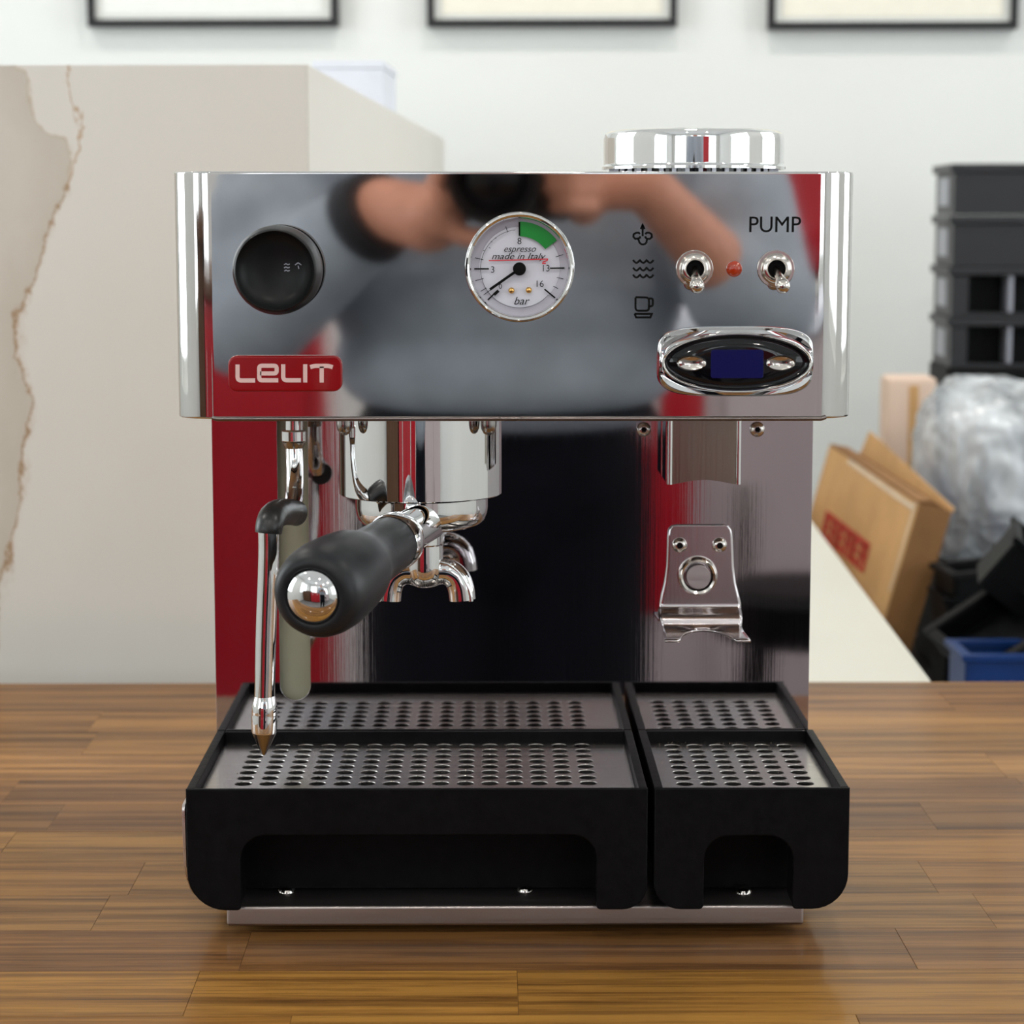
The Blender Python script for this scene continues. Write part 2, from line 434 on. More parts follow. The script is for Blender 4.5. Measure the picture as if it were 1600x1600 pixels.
def text(name, s, c, size, mat, parent, y, shear=0, thin=0, sx=1.0, fit=None):
    cu = bpy.data.curves.new(name, 'FONT'); cu.body = s; cu.size = size; cu.align_x = 'CENTER'; cu.align_y = 'CENTER'
    cu.shear = shear; cu.offset = thin; cu.extrude = 0.00004; cu.resolution_u = 4
    t = bpy.data.objects.new('tmp', cu); me = bpy.data.meshes.new_from_object(t); bpy.data.objects.remove(t)
    if fit:
        xs = [v.co.x for v in me.vertices]; sx = fit / (max(xs) - min(xs))
    me.transform(Matrix(((sx, 0, 0, c[0]), (0, 0, -1, y), (0, 1, 0, c[1]), (0, 0, 0, 1))))
    return link(name, me, mat, parent, smooth=False)
def strokes(name, lines, width, y, mat, parent, closed=False, depth=0.00012):
    """flat pen strokes in the XZ plane"""
    V = []; Fc = []
    for ln in lines:
        n = len(ln); pts = [Vector((p[0], p[1])) for p in ln]; L = []; R = []
        for i, p in enumerate(pts):
            a = (pts[i] - pts[i - 1]).normalized() if i > 0 else None
            b = (pts[i + 1] - pts[i]).normalized() if i < n - 1 else None
            if a is None: t = b; k = 1
            elif b is None: t = a; k = 1
            else:
                t = (a + b); t = t.normalized() if t.length > 1e-6 else a; k = 1 / max(0.5, t.dot(a))
            nn = Vector((-t.y, t.x)) * (width / 2 * k)
            L.append(p + nn); R.append(p - nn)
        for yy in (y - depth, y):
            for q in L + R: V.append((q.x, yy, q.y))
        b0 = len(V) - 4 * n
        f = lambda side, lay, i: b0 + lay * 2 * n + side * n + i
        for i in range(n - 1):
            Fc.append((f(0, 0, i), f(0, 0, i + 1), f(1, 0, i + 1), f(1, 0, i)))
            Fc.append((f(0, 0, i), f(0, 1, i), f(0, 1, i + 1), f(0, 0, i + 1)))
            Fc.append((f(1, 0, i), f(1, 0, i + 1), f(1, 1, i + 1), f(1, 1, i)))
    return mesh(name, V, Fc, mat, parent, smooth=False, fixn=False)
def arc(cx, cz, r, a0, a1, n=12, rz=None):
    rz = rz or r
    return [(cx + r * math.cos(math.radians(a0 + (a1 - a0) * i / n)), cz + rz * math.sin(math.radians(a0 + (a1 - a0) * i / n))) for i in range(n + 1)]
def copy_tree(o, parent=None, d=(0, 0, 0)):
    c = o.copy(); COL.objects.link(c); c.parent = parent
    if parent is None or d != (0, 0, 0): c.location = c.location + Vector(d)
    for ch in [k for k in bpy.data.objects if k.parent == o]: copy_tree(ch, c)
    return c
def ell(px, py, rx, ry, d, n=48, e=2.0):
    """superellipse of pixel radii at distance d, in XZ"""
    c = P(px, py, d); ax = abs(X(px + rx, py, d) - c.x); az = abs(Z(py + ry, d, px) - c.z); out = []
    for i in range(n):
        t = 2 * PI * i / n; co, si = math.cos(t), math.sin(t)
        out.append((c.x + ax * math.copysign(abs(co) ** (2 / e), co), c.z + az * math.copysign(abs(si) ** (2 / e), si)))
    return out
def loft(name, rings, mat, parent, capl=True, **kw):
    """rings: (list of (x,z), y)"""
    V = []; Fc = []; n = len(rings[0][0])
    for lp, y in rings:
        for x, z in lp: V.append((x, y, z))
    for r in range(len(rings) - 1):
        for i in range(n):
            j = (i + 1) % n; Fc.append((r * n + i, r * n + j, (r + 1) * n + j, (r + 1) * n + i))
    if capl: Fc.append(tuple((len(rings) - 1) * n + i for i in range(n)))
    return mesh(name, V, Fc, mat, parent, **kw)

# ================================================================== the room
def rbox(name, a, b, mat, **kw):
    o = boxes(name, [(a, b)], mat, xf=RROT, **kw); o['kind'] = 'structure'; return o
def wall_with_windows(name, axis, pos, lo, hi, wins, th=0.14):
    """axis 'x': wall across y at x=pos ; axis 'y': wall across x at y=pos"""
    L = []; cur = lo
    ws = sorted((c - w_ / 2, c + w_ / 2) for c, w_ in wins)
    for a, b in ws: L.append((cur, a, 0, CEIL)); L.append((a, b, 0, WZ0)); L.append((a, b, WZ1, CEIL)); cur = b
    L.append((cur, hi, 0, CEIL))
    out = -1 if pos < 0 else 1; bl = []
    for a, b, z0, z1 in L:
        if b - a < 1e-4: continue
        if axis == 'x': bl.append(((pos, a, z0), (pos + out * th, b, z1)))
        else: bl.append(((a, pos, z0), (b, pos + out * th, z1)))
    o = boxes(name, bl, M['wall'], xf=RROT); o['kind'] = 'structure'
wall_with_windows('wall_back', 'y', WYB, WX0, WX1, [])
wall_with_windows('wall_front', 'y', WYF, WX0, WX1, WIN_FRONT)
wall_with_windows('wall_left', 'x', WX0, WYF, WYB, WIN_LEFT)
wall_with_windows('wall_right', 'x', WX1, WYF, WYB, WIN_RIGHT)
rbox('floor', (WX0 - .2, WYF - .2, -0.1), (WX1 + .2, WYB + .2, 0), M['floor'])
rbox('ceiling', (WX0 - .2, WYF - .2, CEIL), (WX1 + .2, WYB + .2, CEIL + 0.1), M['ceiling'])
rbox('baseboard_back', (WX0, WYB - 0.015, 0), (WX1, WYB, 0.1), M['mat'])
wi = 0
for axis, pos, wins in (('y', WYF, WIN_FRONT), ('x', WX0, WIN_LEFT), ('x', WX1, WIN_RIGHT)):
    for c, ww in wins:
        wi += 1; out = -1 if pos < 0 else 1
        a, b = c - ww / 2, c + ww / 2; y0, y1 = pos + out * 0.03, pos + out * 0.09; t = 0.05
        rects = [(a, a + t, WZ0, WZ1), (b - t, b, WZ0, WZ1), (a, b, WZ0, WZ0 + t), (a, b, WZ1 - t, WZ1), (c - t / 2, c + t / 2, WZ0, WZ1), (a, b, 1.98, 2.02)]
        bl = [(((p, y0, z0), (q, y1, z1)) if axis == 'y' else ((y0, p, z0), (y1, q, z1))) for p, q, z0, z1 in rects]
        fr = boxes('window_%d' % wi, bl, M['mat'], xf=RROT); fr['kind'] = 'structure'
        ym = (y0 + y1) / 2
        for p, q in ((a + t, c - t / 2), (c + t / 2, b - t)):
            g = (((p, ym - .002, WZ0 + t), (q, ym + .002, WZ1 - t)) if axis == 'y' else ((ym - .002, p, WZ0 + t), (ym + .002, q, WZ1 - t)))
            boxes('window_pane', [g], M['glass'], fr, xf=RROT, smooth=False)
# ceiling lamps
for i, (lx, ly) in enumerate(LAMPS):
    c = RROT @ Vector((lx, ly, CEIL))
    if i == 0:
        lamp0 = thing('ceiling_lamp', c, 'small round white lamp set under the ceiling', 'lamp', 'round ceiling lamps')
        lathe('housing', [(0, 0), (0.06, 0), (0.062, -0.03), (0.055, -0.035), (0.045, -0.03)], c, (0, 0, 1), M['mat'], lamp0, seg=32)
        lathe('diffuser', [(0.045, -0.03), (0.03, -0.034), (0, -0.036)], c, (0, 0, 1), M['lampw'], lamp0, seg=32)
    else:
        k = copy_tree(lamp0); k.location = c
    d = bpy.data.lights.new('lamp_light', 'AREA'); d.shape = 'DISK'; d.size = 0.09; d.energy = LAMP_W; d.color = (1, 0.94, 0.86)
    o = bpy.data.objects.new('lamp_light', d); COL.objects.link(o); o.location = c - Vector((0, 0, 0.045))

# framed pictures on the back wall
DW = 2.68 + 1.05 - 0.012
def wallpt(px, py): # point on the back wall plane (room frame)
    r = RROT.to_3x3().inverted() @ ray(px, py); k = (WYB - 0.03 - CAM.y) / r.y
    return CAM + r * k                       # in room coordinates
pics = [(136, 528, 41, 'mat', 'leftmost black framed picture with plain white sheet on the back wall'),
        (667, 1058, 41, 'paper', 'middle of the three black framed pictures on the back wall, above the machine'),
        (1200, 1591, 45, 'paper', 'rightmost black framed picture on the back wall, above the black bins')]
for x0, x1, yb, mt, lb in pics:
    a = wallpt(x0, yb); b = wallpt(x1, yb); z0 = (a.z + b.z) / 2; x0, x1 = a.x, b.x; z1 = z0 + 0.52; t = 0.0115
    loc = RROT @ Vector(((x0 + x1) / 2, WYB, z0))
    r = thing('framed_picture', loc, lb, 'picture', 'black framed pictures on the back wall')
    ya, yb_ = WYB - 0.03, WYB - 0.001
    boxes('frame', [((x0, ya, z0), (x1, yb_, z0 + t)), ((x0, ya, z1 - t), (x1, yb_, z1)), ((x0, ya, z0 + t), (x0 + t, yb_, z1 - t)), ((x1 - t, ya, z0 + t), (x1, yb_, z1 - t))], M['frame'], r, bev=0.001, xf=RROT)
    boxes('mat_board', [((x0 + t, ya + .012, z0 + t), (x1 - t, yb_, z1 - t))], M['mat'], r, xf=RROT)
    boxes('print', [((x0 + t + .012, ya + .010, z0 + t + .008), (x1 - t - .012, ya + .012, z1 - t - .05))], M[mt], r, xf=RROT)

# ================================================================== stone bar (left)
RI = RROT.inverted()
def R2W(p): return RROT @ Vector(p)
c0 = RI @ P(480.5, 101, 1.72)          # near top right corner, room coordinates
sx1, sy0, sz1 = c0.x, c0.y, c0.z
sx0, sy1 = sx1 - 0.62, 2.35
def uvof(px, py):
    r = RROT.to_3x3().inverted() @ ray(px, py); k = (sy0 - CAM.y) / r.y; p = CAM + r * k
    return ((sx1 - p.x) / 0.62, (p.z) / sz1)
# vein: (height fraction, position fraction) curve, position measured from the left edge
VP_ = [(112, 105), (160, 112), (200, 118), (235, 116), (300, 100), (345, 86), (400, 68), (450, 45), (520, 32), (570, 28), (620, 44), (660, 46), (700, 38), (760, 32), (820, 24), (880, 12), (950, 0)]
VEIN = []
for y, x in VP_:
    u_, v_ = uvof(x, y); VEIN.append((v_, 1 - u_ - 0.032))
VEIN.sort()
VEIN = [(0.0, VEIN[0][1] - 0.10)] + VEIN + [(1.0, VEIN[-1][1])]
VP2 = [(104, 28), (112, 33), (135, 44), (160, 50), (185, 55), (200, 68), (213, 84), (218, 98)]
VEIN2 = []
for y, x in VP2:
    u_, v_ = uvof(x, y); VEIN2.append((v_, 1 - u_ - 0.032))
VEIN2 += [p for p in VEIN if p[0] < min(q_[0] for q_ in VEIN2) - .01]
VEIN2.sort(); VEIN2[0] = VEIN[0]; VEIN2.append((1.0, VEIN2[-1][1] - .004))
M['stone'] = stonemat()
def quadsheet(name, pts, uvs, mat, parent, th):
    """a slab: front quad pts (room coords), thickness vector th"""
    vs = [R2W(p) for p in pts] + [R2W(Vector(p) + Vector(th)) for p in pts]
    fs = [(0, 1, 2, 3), (7, 6, 5, 4), (0, 4, 5, 1), (1, 5, 6, 2), (2, 6, 7, 3), (3, 7, 4, 0)]
    o = mesh(name, vs, fs, mat, parent, smooth=False)
    uvl = o.data.uv_layers.new(name='UVMap')
    for pl in o.data.polygons:
        for li in pl.loop_indices: uvl.data[li].uv = uvs[o.data.loops[li].vertex_index % 4]
    return o
bar = thing('stone_bar', R2W(((sx0 + sx1) / 2, (sy0 + sy1) / 2, 0)), 'tall cream quartz bar with a wavy brown vein, standing behind the table at left', 'bar counter')
g = 0.0012
quadsheet('front_panel', [(sx0, sy0, 0), (sx1 - g, sy0, 0), (sx1 - g, sy0, sz1), (sx0, sy0, sz1)], [(0, 0), (1, 0), (1, 1), (0, 1)], M['stone'], bar, (0, 0.02, 0))
quadsheet('side_panel', [(sx1, sy0 + g, 0), (sx1, sy1, 0), (sx1, sy1, sz1), (sx1, sy0 + g, sz1)], [(1.4, 0), (2.6, 0), (2.6, 1), (1.4, 1)], M['stone'], bar, (-0.02, 0, 0))
quadsheet('top_panel', [(sx0, sy0 + .021, sz1), (sx1 - .021, sy0 + .021, sz1), (sx1 - .021, sy1, sz1), (sx0, sy1, sz1)], [(1.2, 0), (2.2, 0), (2.2, 1), (1.2, 1)], M['stone'], bar, (0, 0, -0.02))
boxes('core', [((sx0 + .001, sy0 + .021, 0.001), (sx1 - .021, sy1 - .001, sz1 - .021))], M['wall'], bar, xf=RROT)
# white carton lying on the bar
wb0 = RI @ P(489, 95, 2.42); wb1 = RI @ P(613, 95, 2.42)
wt = wb0.z
wx1 = min(wb1.x, sx1 - 0.004)
wbx = thing('white_box', R2W(((wb0.x + wx1) / 2, wb0.y + .06, sz1)), 'small white cardboard box lying on top of the stone bar', 'box')
boxes('carton', [((wb0.x, wb0.y, sz1), (wx1, wb0.y + 0.16, wt - 0.008))], M['whitebox'], wbx, bev=0.001, xf=RROT)
boxes('lid', [((wb0.x - .001, wb0.y - .001, wt - 0.0078), (wx1 + .001, wb0.y + 0.161, wt))], M['whitebox'], wbx, bev=0.001, xf=RROT)

# low cream counter behind the table
e0 = RI @ P(1457, 1066, z=0.893)
cxr = e0.x; cy0 = 0.63; cy1 = 1.95
ctr = thing('low_counter', R2W(((sx1 + cxr) / 2, (cy0 + cy1) / 2, 0)), 'low cream stone counter running back behind the wooden table', 'counter')
boxes('worktop', [((sx1 + .002, cy0, 0.863), (cxr, cy1, 0.893))], M['counter'], ctr, bev=0.0015, xf=RROT)
boxes('cabinet', [((sx1 + .002, cy0 + .01, 0.001), (cxr - .02, cy1 - .02, 0.862))], M['mat'], ctr, bev=0.002, xf=RROT)

# ================================================================== wooden table
ROWPX = [1081, 1111, 1141, 1178, 1217, 1255, 1298, 1346, 1397, 1452, 1516, 1586]
yb = P(800, 1066.5, z=TABLE).y
rows = [yb] + [P(800, v, z=TABLE).y for v in ROWPX]
while rows[-1] > -0.28: rows.append(rows[-1] - 0.0565)
TX0, TX1 = -0.62, 0.66
tab = thing('wooden_table', (0.02, (rows[0] + rows[-1]) / 2, 0), 'butcher block wooden table with brown and honey coloured staves, under the espresso machine', 'table')
TB = 0.032
box2('core_board', (TX0 + .002, rows[-1] + .002, TABLE - TB), (TX1 - .002, rows[0] - .002, TABLE - 0.014), M['darkwood'], tab, bev=0.002)
joints = {0: [(620, 1073)], 1: [(1480, 1095)], 2: [(150, 1125)], 3: [(145, 1155)], 4: [(1560, 1200)], 5: [(18, 1235), (1600, 1230)],
          6: [(1450, 1275), ], 7: [(12, 1318), (1240, 1320)], 8: [(1450, 1370), (215, 1370)], 9: [(166, 1410)], 10: [(1415, 1480), (385, 1480)],
          11: [(809, 1550), (300, 1550)], 12: [(455, 1592), (1340, 1592)]}
tint = {0: (150, 108, 72), 1: (146, 104, 68), 2: (164, 120, 78), 3: (150, 108, 68), 4: (160, 116, 76), 5: (138, 98, 66), 6: (130, 92, 62), 7: (156, 114, 70),
        8: (158, 114, 70), 9: (164, 120, 76), 10: (138, 96, 60), 11: (164, 118, 62), 12: (170, 122, 64)}
random.seed(11)
for i in range(len(rows) - 1):
    y1, y0 = rows[i], rows[i + 1]; js = []
    for px, py in joints.get(i, []): js.append(P(px, py, z=TABLE).x)
    if not js: js = [random.uniform(-0.3, 0.3)]
    js.sort(); full = [TX0] + js + [TX1]
    k = js[0] - random.uniform(0.35, 0.5)
    while len(full) and full[1] - full[0] > 0.62: full.insert(1, full[1] - random.uniform(0.38, 0.5))
    while full[-1] - full[-2] > 0.66: full.insert(-1, full[-2] + random.uniform(0.4, 0.5))
    for a, b in zip(full, full[1:]):
        o = box2('stave', (a + .00006, y0 + .00005, TABLE - 0.0135), (b - .00006, y1 - .00005, TABLE - random.choice((0, 0, 0.00006, 0.0001))), M['wood'], tab, bev=0.00012, seg=1)
        c = tint.get(i, (150, 106, 62)); f = random.uniform(0.84, 1.14); c = lin(c)
        wv = random.uniform(-0.04, 0.05)
        o.color = (c[0] * f * .84, c[1] * f * (1 - wv) * .80, c[2] * f * (1 - 2.2 * wv) * .62, 1)
for sx in (TX0 + .05, TX1 - .05):
    for sy in (rows[-1] + .05, rows[0] - .05):
        box('leg', (sx, sy, (TABLE - TB) / 2), (0.05, 0.05, TABLE - TB - .002), M['bench'], tab, bev=0.003)
for sy in (rows[-1] + .05, rows[0] - .05):
    box('rail', ((TX0 + TX1) / 2, sy, TABLE - TB - 0.03), (TX1 - TX0 - .16, 0.03, 0.05), M['bench'], tab, bev=0.002)

# ================================================================== espresso machine
DF, DB, DT = 1.05, 1.152, 1.03        # distances: head front, splash panel, tray front
YF, YB_, YT = CAM.y + DF, CAM.y + DB, CAM.y + DT
mach = thing('espresso_machine', (0.0095, 0.14, TABLE), 'polished steel espresso machine with a round pressure gauge, on the wooden table', 'espresso machine')
hx0, hx1 = X(271, 268, 1.063), X(1334.5, 268, 1.063)
hz1, hz0 = Z(268, DF), Z(654.5, DF)
BACK = 0.285; R = 0.0175
LEAN = math.tan(math.radians(0.85)); zm = (hz0 + hz1) / 2
def outline(inset=0.0, n=14):
    pts = []
    x0, x1, r = hx0 + inset, hx1 - inset, R - inset
    pts += [(x0, BACK - inset), (x0, BACK / 2), (x0, R + .0012)]
    for i in range(n + 1):
        a = PI + 0.5 * PI * i / n; pts.append((hx0 + R + r * math.cos(a), R + r * math.sin(a)))
    pts += [(hx0 + R + .0012, inset), (hx1 - R - .0012, inset)]
    for i in range(n + 1):
        a = 1.5 * PI + 0.5 * PI * i / n; pts.append((hx1 - R + r * math.cos(a), R + r * math.sin(a)))
    pts += [(x1, R + .0012), (x1, BACK / 2), (x1, BACK - inset)]
    return pts
def lean(p, z): return (p[0], p[1] - (z - zm) * LEAN * max(0, 1 - p[1] / 0.10), z)
prof = [(.0008, hz0 + .0001), (.0003, hz0), (0, hz0 + .0003), (0, hz0 + .0012), (0, (hz0 + hz1) / 2), (0, hz1 - .0012), (0, hz1 - .0005), (.0002, hz1 - .0001), (.0006, hz1), (.0024, hz1)]
V = []; Fc = []; n = len(outline())
for ins, z in prof: V += [lean(p, z) for p in outline(ins)]
for r_ in range(len(prof) - 1):
    for i in range(n - 1): Fc.append((r_ * n + i, r_ * n + i + 1, (r_ + 1) * n + i + 1, (r_ + 1) * n + i))
head = mesh('head_panel', V, Fc, M['mirror'], mach, ang=50)
md = head.modifiers.new('thickness', 'SOLIDIFY'); md.thickness = 0.001; md.offset = -1
op = outline(.0024)
mesh('cup_tray', [lean(p, hz1 - .0002) for p in op] + [lean(p, hz1 - .0016) for p in op], [tuple(range(n)), tuple(range(n, 2 * n))[::-1]] + [(i, (i + 1) % n, n + (i + 1) % n, n + i) for i in range(n)], M['mirror'], mach, smooth=False)
op = outline(.003)
mesh('head_floor', [lean(p, hz0 + .002) for p in op] + [lean(p, hz0 + .003) for p in op], [tuple(range(n)), tuple(range(n, 2 * n))[::-1]] + [(i, (i + 1) % n, n + (i + 1) % n, n + i) for i in range(n)], M['satin'], mach, smooth=False)
bx0, bx1 = X(332, 656, DF), X(1290, 656, DF)
tube('lower_lip', [(bx0, .0016, hz0 + .0006), (bx0 + .002, .0006, hz0), (bx1 - .002, .0006, hz0), (bx1, .0016, hz0 + .0006)], 0.0011, M['lip'], mach, seg=12)
YH = -0.0006   # just in front of the head panel at a height: see yh()
def yh(z): return -(z - zm) * LEAN
# body below the head
pz0 = TABLE + 0.006; px0, px1 = X(331, 700, DB), X(1270, 700, DB)
basez = Z(1415, DF)
def slot_loop():
    sx, sw = X(459.5, 900, DB), 24 * DB / F; zb = Z(1070, DB); r = sw; out = []
    for i in range(13):
        a = PI + PI * i / 12; out.append((sx + r * math.cos(a), zb + r * math.sin(a)))
    out += [(sx + r, hz0 - .004), (sx - r, hz0 - .004)]
    return out
flat('splash_panel', [rrect(px0, px1, basez + .0005, hz0 + .0015, 0.0005), slot_loop()], YB_, 0.0012, M['panel'], mach, bev=0.0002)
box2('interior_plate', (px0 + .01, YB_ + .0045, basez + .001), (px1 - .01, YB_ + .0055, hz0 - .001), M['interior'], mach, bev=0)
for s, xx in ((1, px0), (-1, px1)):
    box2('side_panel', (xx, YB_ + .0013, basez), (xx + s * 0.0012, BACK - .004, hz0 + .0015), M['satin'], mach, bev=0.0004)
box2('rear_panel', (px0 + .0013, BACK - .0052, basez), (px1 - .0013, BACK - .004, hz0 + .0015), M['satin'], mach, bev=0.0004)
box2('head_back', (hx0 + .0012, BACK - .003, hz0 + .0001), (hx1 - .0012, BACK - .0015, hz1 - .0018), M['satin'], mach, bev=0.0003)
# base plate
bz0 = Z(1447, DF); bxa, bxb = X(354, 1430, DF), X(1256, 1430, DF)
box2('base_plate', (bxa, YF, bz0), (bxb, BACK - .004, basez), M['base'], mach, bev=0.0016, seg=3)
for fx in (bxa + .03, bxb - .03):
    for fy in (0.04, BACK - .04):
        lathe('foot', [(0, 0), (.011, 0), (.012, .002), (.012, bz0 - TABLE + .0005), (0, bz0 - TABLE + .0005)], (fx, fy, TABLE), (0, 0, 1), M['rubber'], mach, seg=24)
for sxp, syp in ((449, 1390), (820, 1388), (1160, 1391)):
    p = P(sxp, syp, z=basez)
    lathe('base_screw', [(.0042, 0), (.0040, .0012), (.0030, .0024), (.0015, .0028), (0, .0028)], (p.x, p.y - .003, basez), (0, 0, 1), M['nut'], mach, seg=20)
# bent guard on the left of the tray cradle
gx = X(284.5, 1300, 1.035)
gz1, gz0 = Z(1258, 1.035), Z(1412, 1.035)
def side_loop(y0, y1, z0, z1, r): return [(y, z) for y, z in rrect(y0, y1, z0, z1, (r, 0.001, 0.001, 0.003))]
lp = side_loop(-0.014, 0.098, gz0, gz1, 0.018); nn = len(lp)
mesh('side_guard', [(gx + 0.0035 * max(0, (gz0 + .02 - z) / .02) , y, z) for y, z in lp] + [(gx + .0012 + 0.0035 * max(0, (gz0 + .02 - z) / .02), y, z) for y, z in lp],
     [tuple(range(nn)), tuple(range(nn, 2 * nn))[::-1]] + [(i, (i + 1) % nn, nn + (i + 1) % nn, nn + i) for i in range(nn)], M['satin'], mach)

# --- steam knob
kc = P(437, 421, DF); kr = 68.5 * DF / F
lathe('steam_knob', [(kr * .93, 0.0), (kr * .93, .004), (kr, .0045), (kr, .013), (kr * .985, .0155), (kr * .93, .0215), (kr * .905, .0235), (kr * .875, .0243), (kr * .845, .0238), (kr * .80, .0222), (kr * .6, .0202), (kr * .3, .0192), (0, .0190)],
      (kc.x, yh(kc.z), kc.z), (0, -1, 0), M['knobblack'], mach, seg=72)
kf = mach  # raised mark on the knob face
dk = 1.03
def kp(x, y): q = P(x, y, dk); return (q.x, q.z)
knob = [o for o in bpy.data.objects if o.name.startswith('steam_knob')][0]
strokes('steam_mark', [[kp(444, 413.5), kp(447, 412), kp(450, 413.5), kp(453, 412.5)], [kp(444, 418.5), kp(447, 417), kp(450, 418.5), kp(453, 417.5)], [kp(444.5, 423.5), kp(447, 422), kp(450, 423.5), kp(453, 422.5)], [kp(461, 414), kp(466, 410.5), kp(471, 414)], [kp(466, 415), kp(467, 420)]],
        0.0004, kc.y * 0 + yh(kc.z) - 0.0204, M['binedge'], knob)

# --- pressure gauge
gc = P(811.8, 417, DF); gr = 84.5 * DF / F; gy = yh(gc.z)
gauge = lathe('pressure_gauge', [(gr * .97, 0), (gr * .97, .006), (gr, .0065), (gr * 1.0, .0085), (gr * .985, .0098), (gr * .955, .0104), (gr * .92, .0100), (gr * .895, .009), (gr * .885, .0075), (gr * .885, .004)],
              (gc.x, gy, gc.z), (0, -1, 0), M['chrome'], mach, seg=96)
lathe('dial', [(gr * .90, 0.004), (gr * .90, .0046), (0, .0046)], (gc.x, gy, gc.z), (0, -1, 0), M['dial'], gauge, seg=72)
lathe('dial_ring', [(gr * .885, .0050), (gr * .885, .0056), (gr * .745, .0050), (gr * .74, .0047)], (gc.x, gy, gc.z), (0, -1, 0), M['ring'], gauge, seg=72)
DG = DF - 0.006; GY = gy - 0.0060
gcc = P(811.6, 420, DG)
K = 0.1375 * DG / F
def gp(x, y): return (gcc.x + (x - 812) * K, gcc.z - (y - 800) * K)
def gpol(a, r): return (gcc.x + r * K * math.cos(math.radians(a)), gcc.z + r * K * math.sin(math.radians(a)))
strokes('scale_major', [[gpol(a, 345), gpol(a, 510)] for a in (180, 1)] + [[gpol(-39, 365), gpol(-39, 520)], [gpol(224.5, 400), gpol(224.5, 500)], [gpol(90, 370), gpol(90, 525)]], 17 * K, GY, M['ink'], gauge)['kind'] = 'stuff'
strokes('scale_minor', [[gpol(a, r0), gpol(a, r1)] for a, r0, r1 in ((166, 420, 515), (153, 445, 460), (145, 400, 420), (136, 430, 445), (128, 430, 445), (108, 430, 500), (195, 420, 515), (210, 430, 505), (18, 430, 520), (-13, 435, 510), (-27, 430, 490), (216, 350, 500))], 7 * K, GY, M['ink'], gauge)['kind'] = 'stuff'
strokes('scale_circle', [[gpol(a, 440) for a in range(96, 400 - 76, 6)]], 5 * K, GY, M['ink'], gauge)
ga = [gpol(90 - 53 * i / 16, 530) for i in range(17)] + [gpol(37 + 53 * i / 16, 365) for i in range(17)]
nn = len(ga)
mesh('green_zone', [(x, GY + .0001, z) for x, z in ga], [(i, i + 1, nn - 2 - i, nn - 1 - i) for i in range(16)], M['green'], gauge, smooth=False)
for s, x, y, sz in (('8', 812, 492, 105), ('3', 510, 812, 105), ('13', 1108, 797, 105), ('16', 1038, 972, 105), ('0', 597, 1000, 80)):
    text('number', s, gp(x, y), sz * K * 1.0, M['ink'], gauge, GY, thin=-0.00001)
text('lettering', 'espresso', gp(812, 578), 100 * K, M['ink'], gauge, GY, shear=0.35, fit=360 * K)
text('lettering', 'made in Italy', gp(792, 662), 100 * K, M['ink'], gauge, GY, shear=0.35, fit=610 * K)
text('lettering', 'bar', gp(827, 1165), 125 * K, M['ink'], gauge, GY, shear=0.35, fit=178 * K)
strokes('underline', [[gp(465, 708), gp(800, 700), gp(1130, 690), gp(1125, 708), gp(1080, 722), (gp(1075, 740)), gp(1110, 738)]], 12 * K, GY, M['redink'], gauge)
strokes('red_mark', [[gpol(24, 560), gpol(18, 562), gpol(12, 560)]], 16 * K, GY - .0008, M['redink'], gauge)
for x, y in ((722, 1045), (918, 1040)):
    q = gp(x, y); lathe('dial_pin', [(35 * K, 0), (32 * K, .0004), (18 * K, .0008), (0, .0009)], (q[0], GY + .0003, q[1]), (0, -1, 0), M['brass'], gauge, seg=20)
na, nb = gp(812, 800), gp(478, 1032)
strokes('needle', [[na, nb]], 30 * K, GY - .0010, M['ink'], gauge, depth=0.0003)
q = gp(550, 1068); box('stop_pin', (q[0], GY - .0006, q[1]), (70 * K, .0012, 34 * K), M['ink'], gauge, bev=0.0001, rot=Matrix.Rotation(math.radians(-42), 3, 'Y'))
lathe('needle_hub', [(74 * K, 0), (74 * K, .0012), (62 * K, .0018), (15 * K, .0020), (0, .0020)], (na[0], GY - .0006, na[1]), (0, -1, 0), M['ink'], gauge, seg=32)

# --- badge
def bp(x, y): q = P(340 + x * 0.13125, 540 + y * 0.13125, DF - .003); return (q.x, q.z)
(ba, bb), (bc_, bd) = bp(125, 550), bp(1480, 120)
by = yh(bb)
badge = flat('badge', [rrect(ba, bc_, bb, bd, 0.0042)], by - .0030, .0028, M['badge'], mach, bev=0.0009)
def rc(pts, r=32, n=5): # round the corners of a polyline in crop units
    out = [pts[0]]
    for i in range(1, len(pts) - 1):
        a, b, c = Vector(pts[i - 1]), Vector(pts[i]), Vector(pts[i + 1])
        p0 = b + (a - b).normalized() * min(r, (a - b).length / 2); p1 = b + (c - b).normalized() * min(r, (c - b).length / 2)
        for k in range(n + 1):
            t = k / n; q = p0 * (1 - t) ** 2 + b * 2 * t * (1 - t) + p1 * t * t; out.append((q.x, q.y))
    return out + [pts[-1]]
lets = [rc([(236, 225), (236, 416), (446, 416)], 45), rc([(722, 414), (494, 414), (494, 240), (702, 240), (702, 332), (505, 332)], 34), rc([(780, 222), (780, 414), (992, 414)], 45),
        [(1042, 222), (1042, 440)], rc([(1102, 258), (1150, 242), (1320, 242), (1370, 258)], 30), [(1238, 250), (1238, 440)]]
strokes('badge_lettering', [[bp(x, y) for x, y in l] for l in lets], 50 * 0.13125 * DF / F, by - .0031, M['badgetext'], badge)

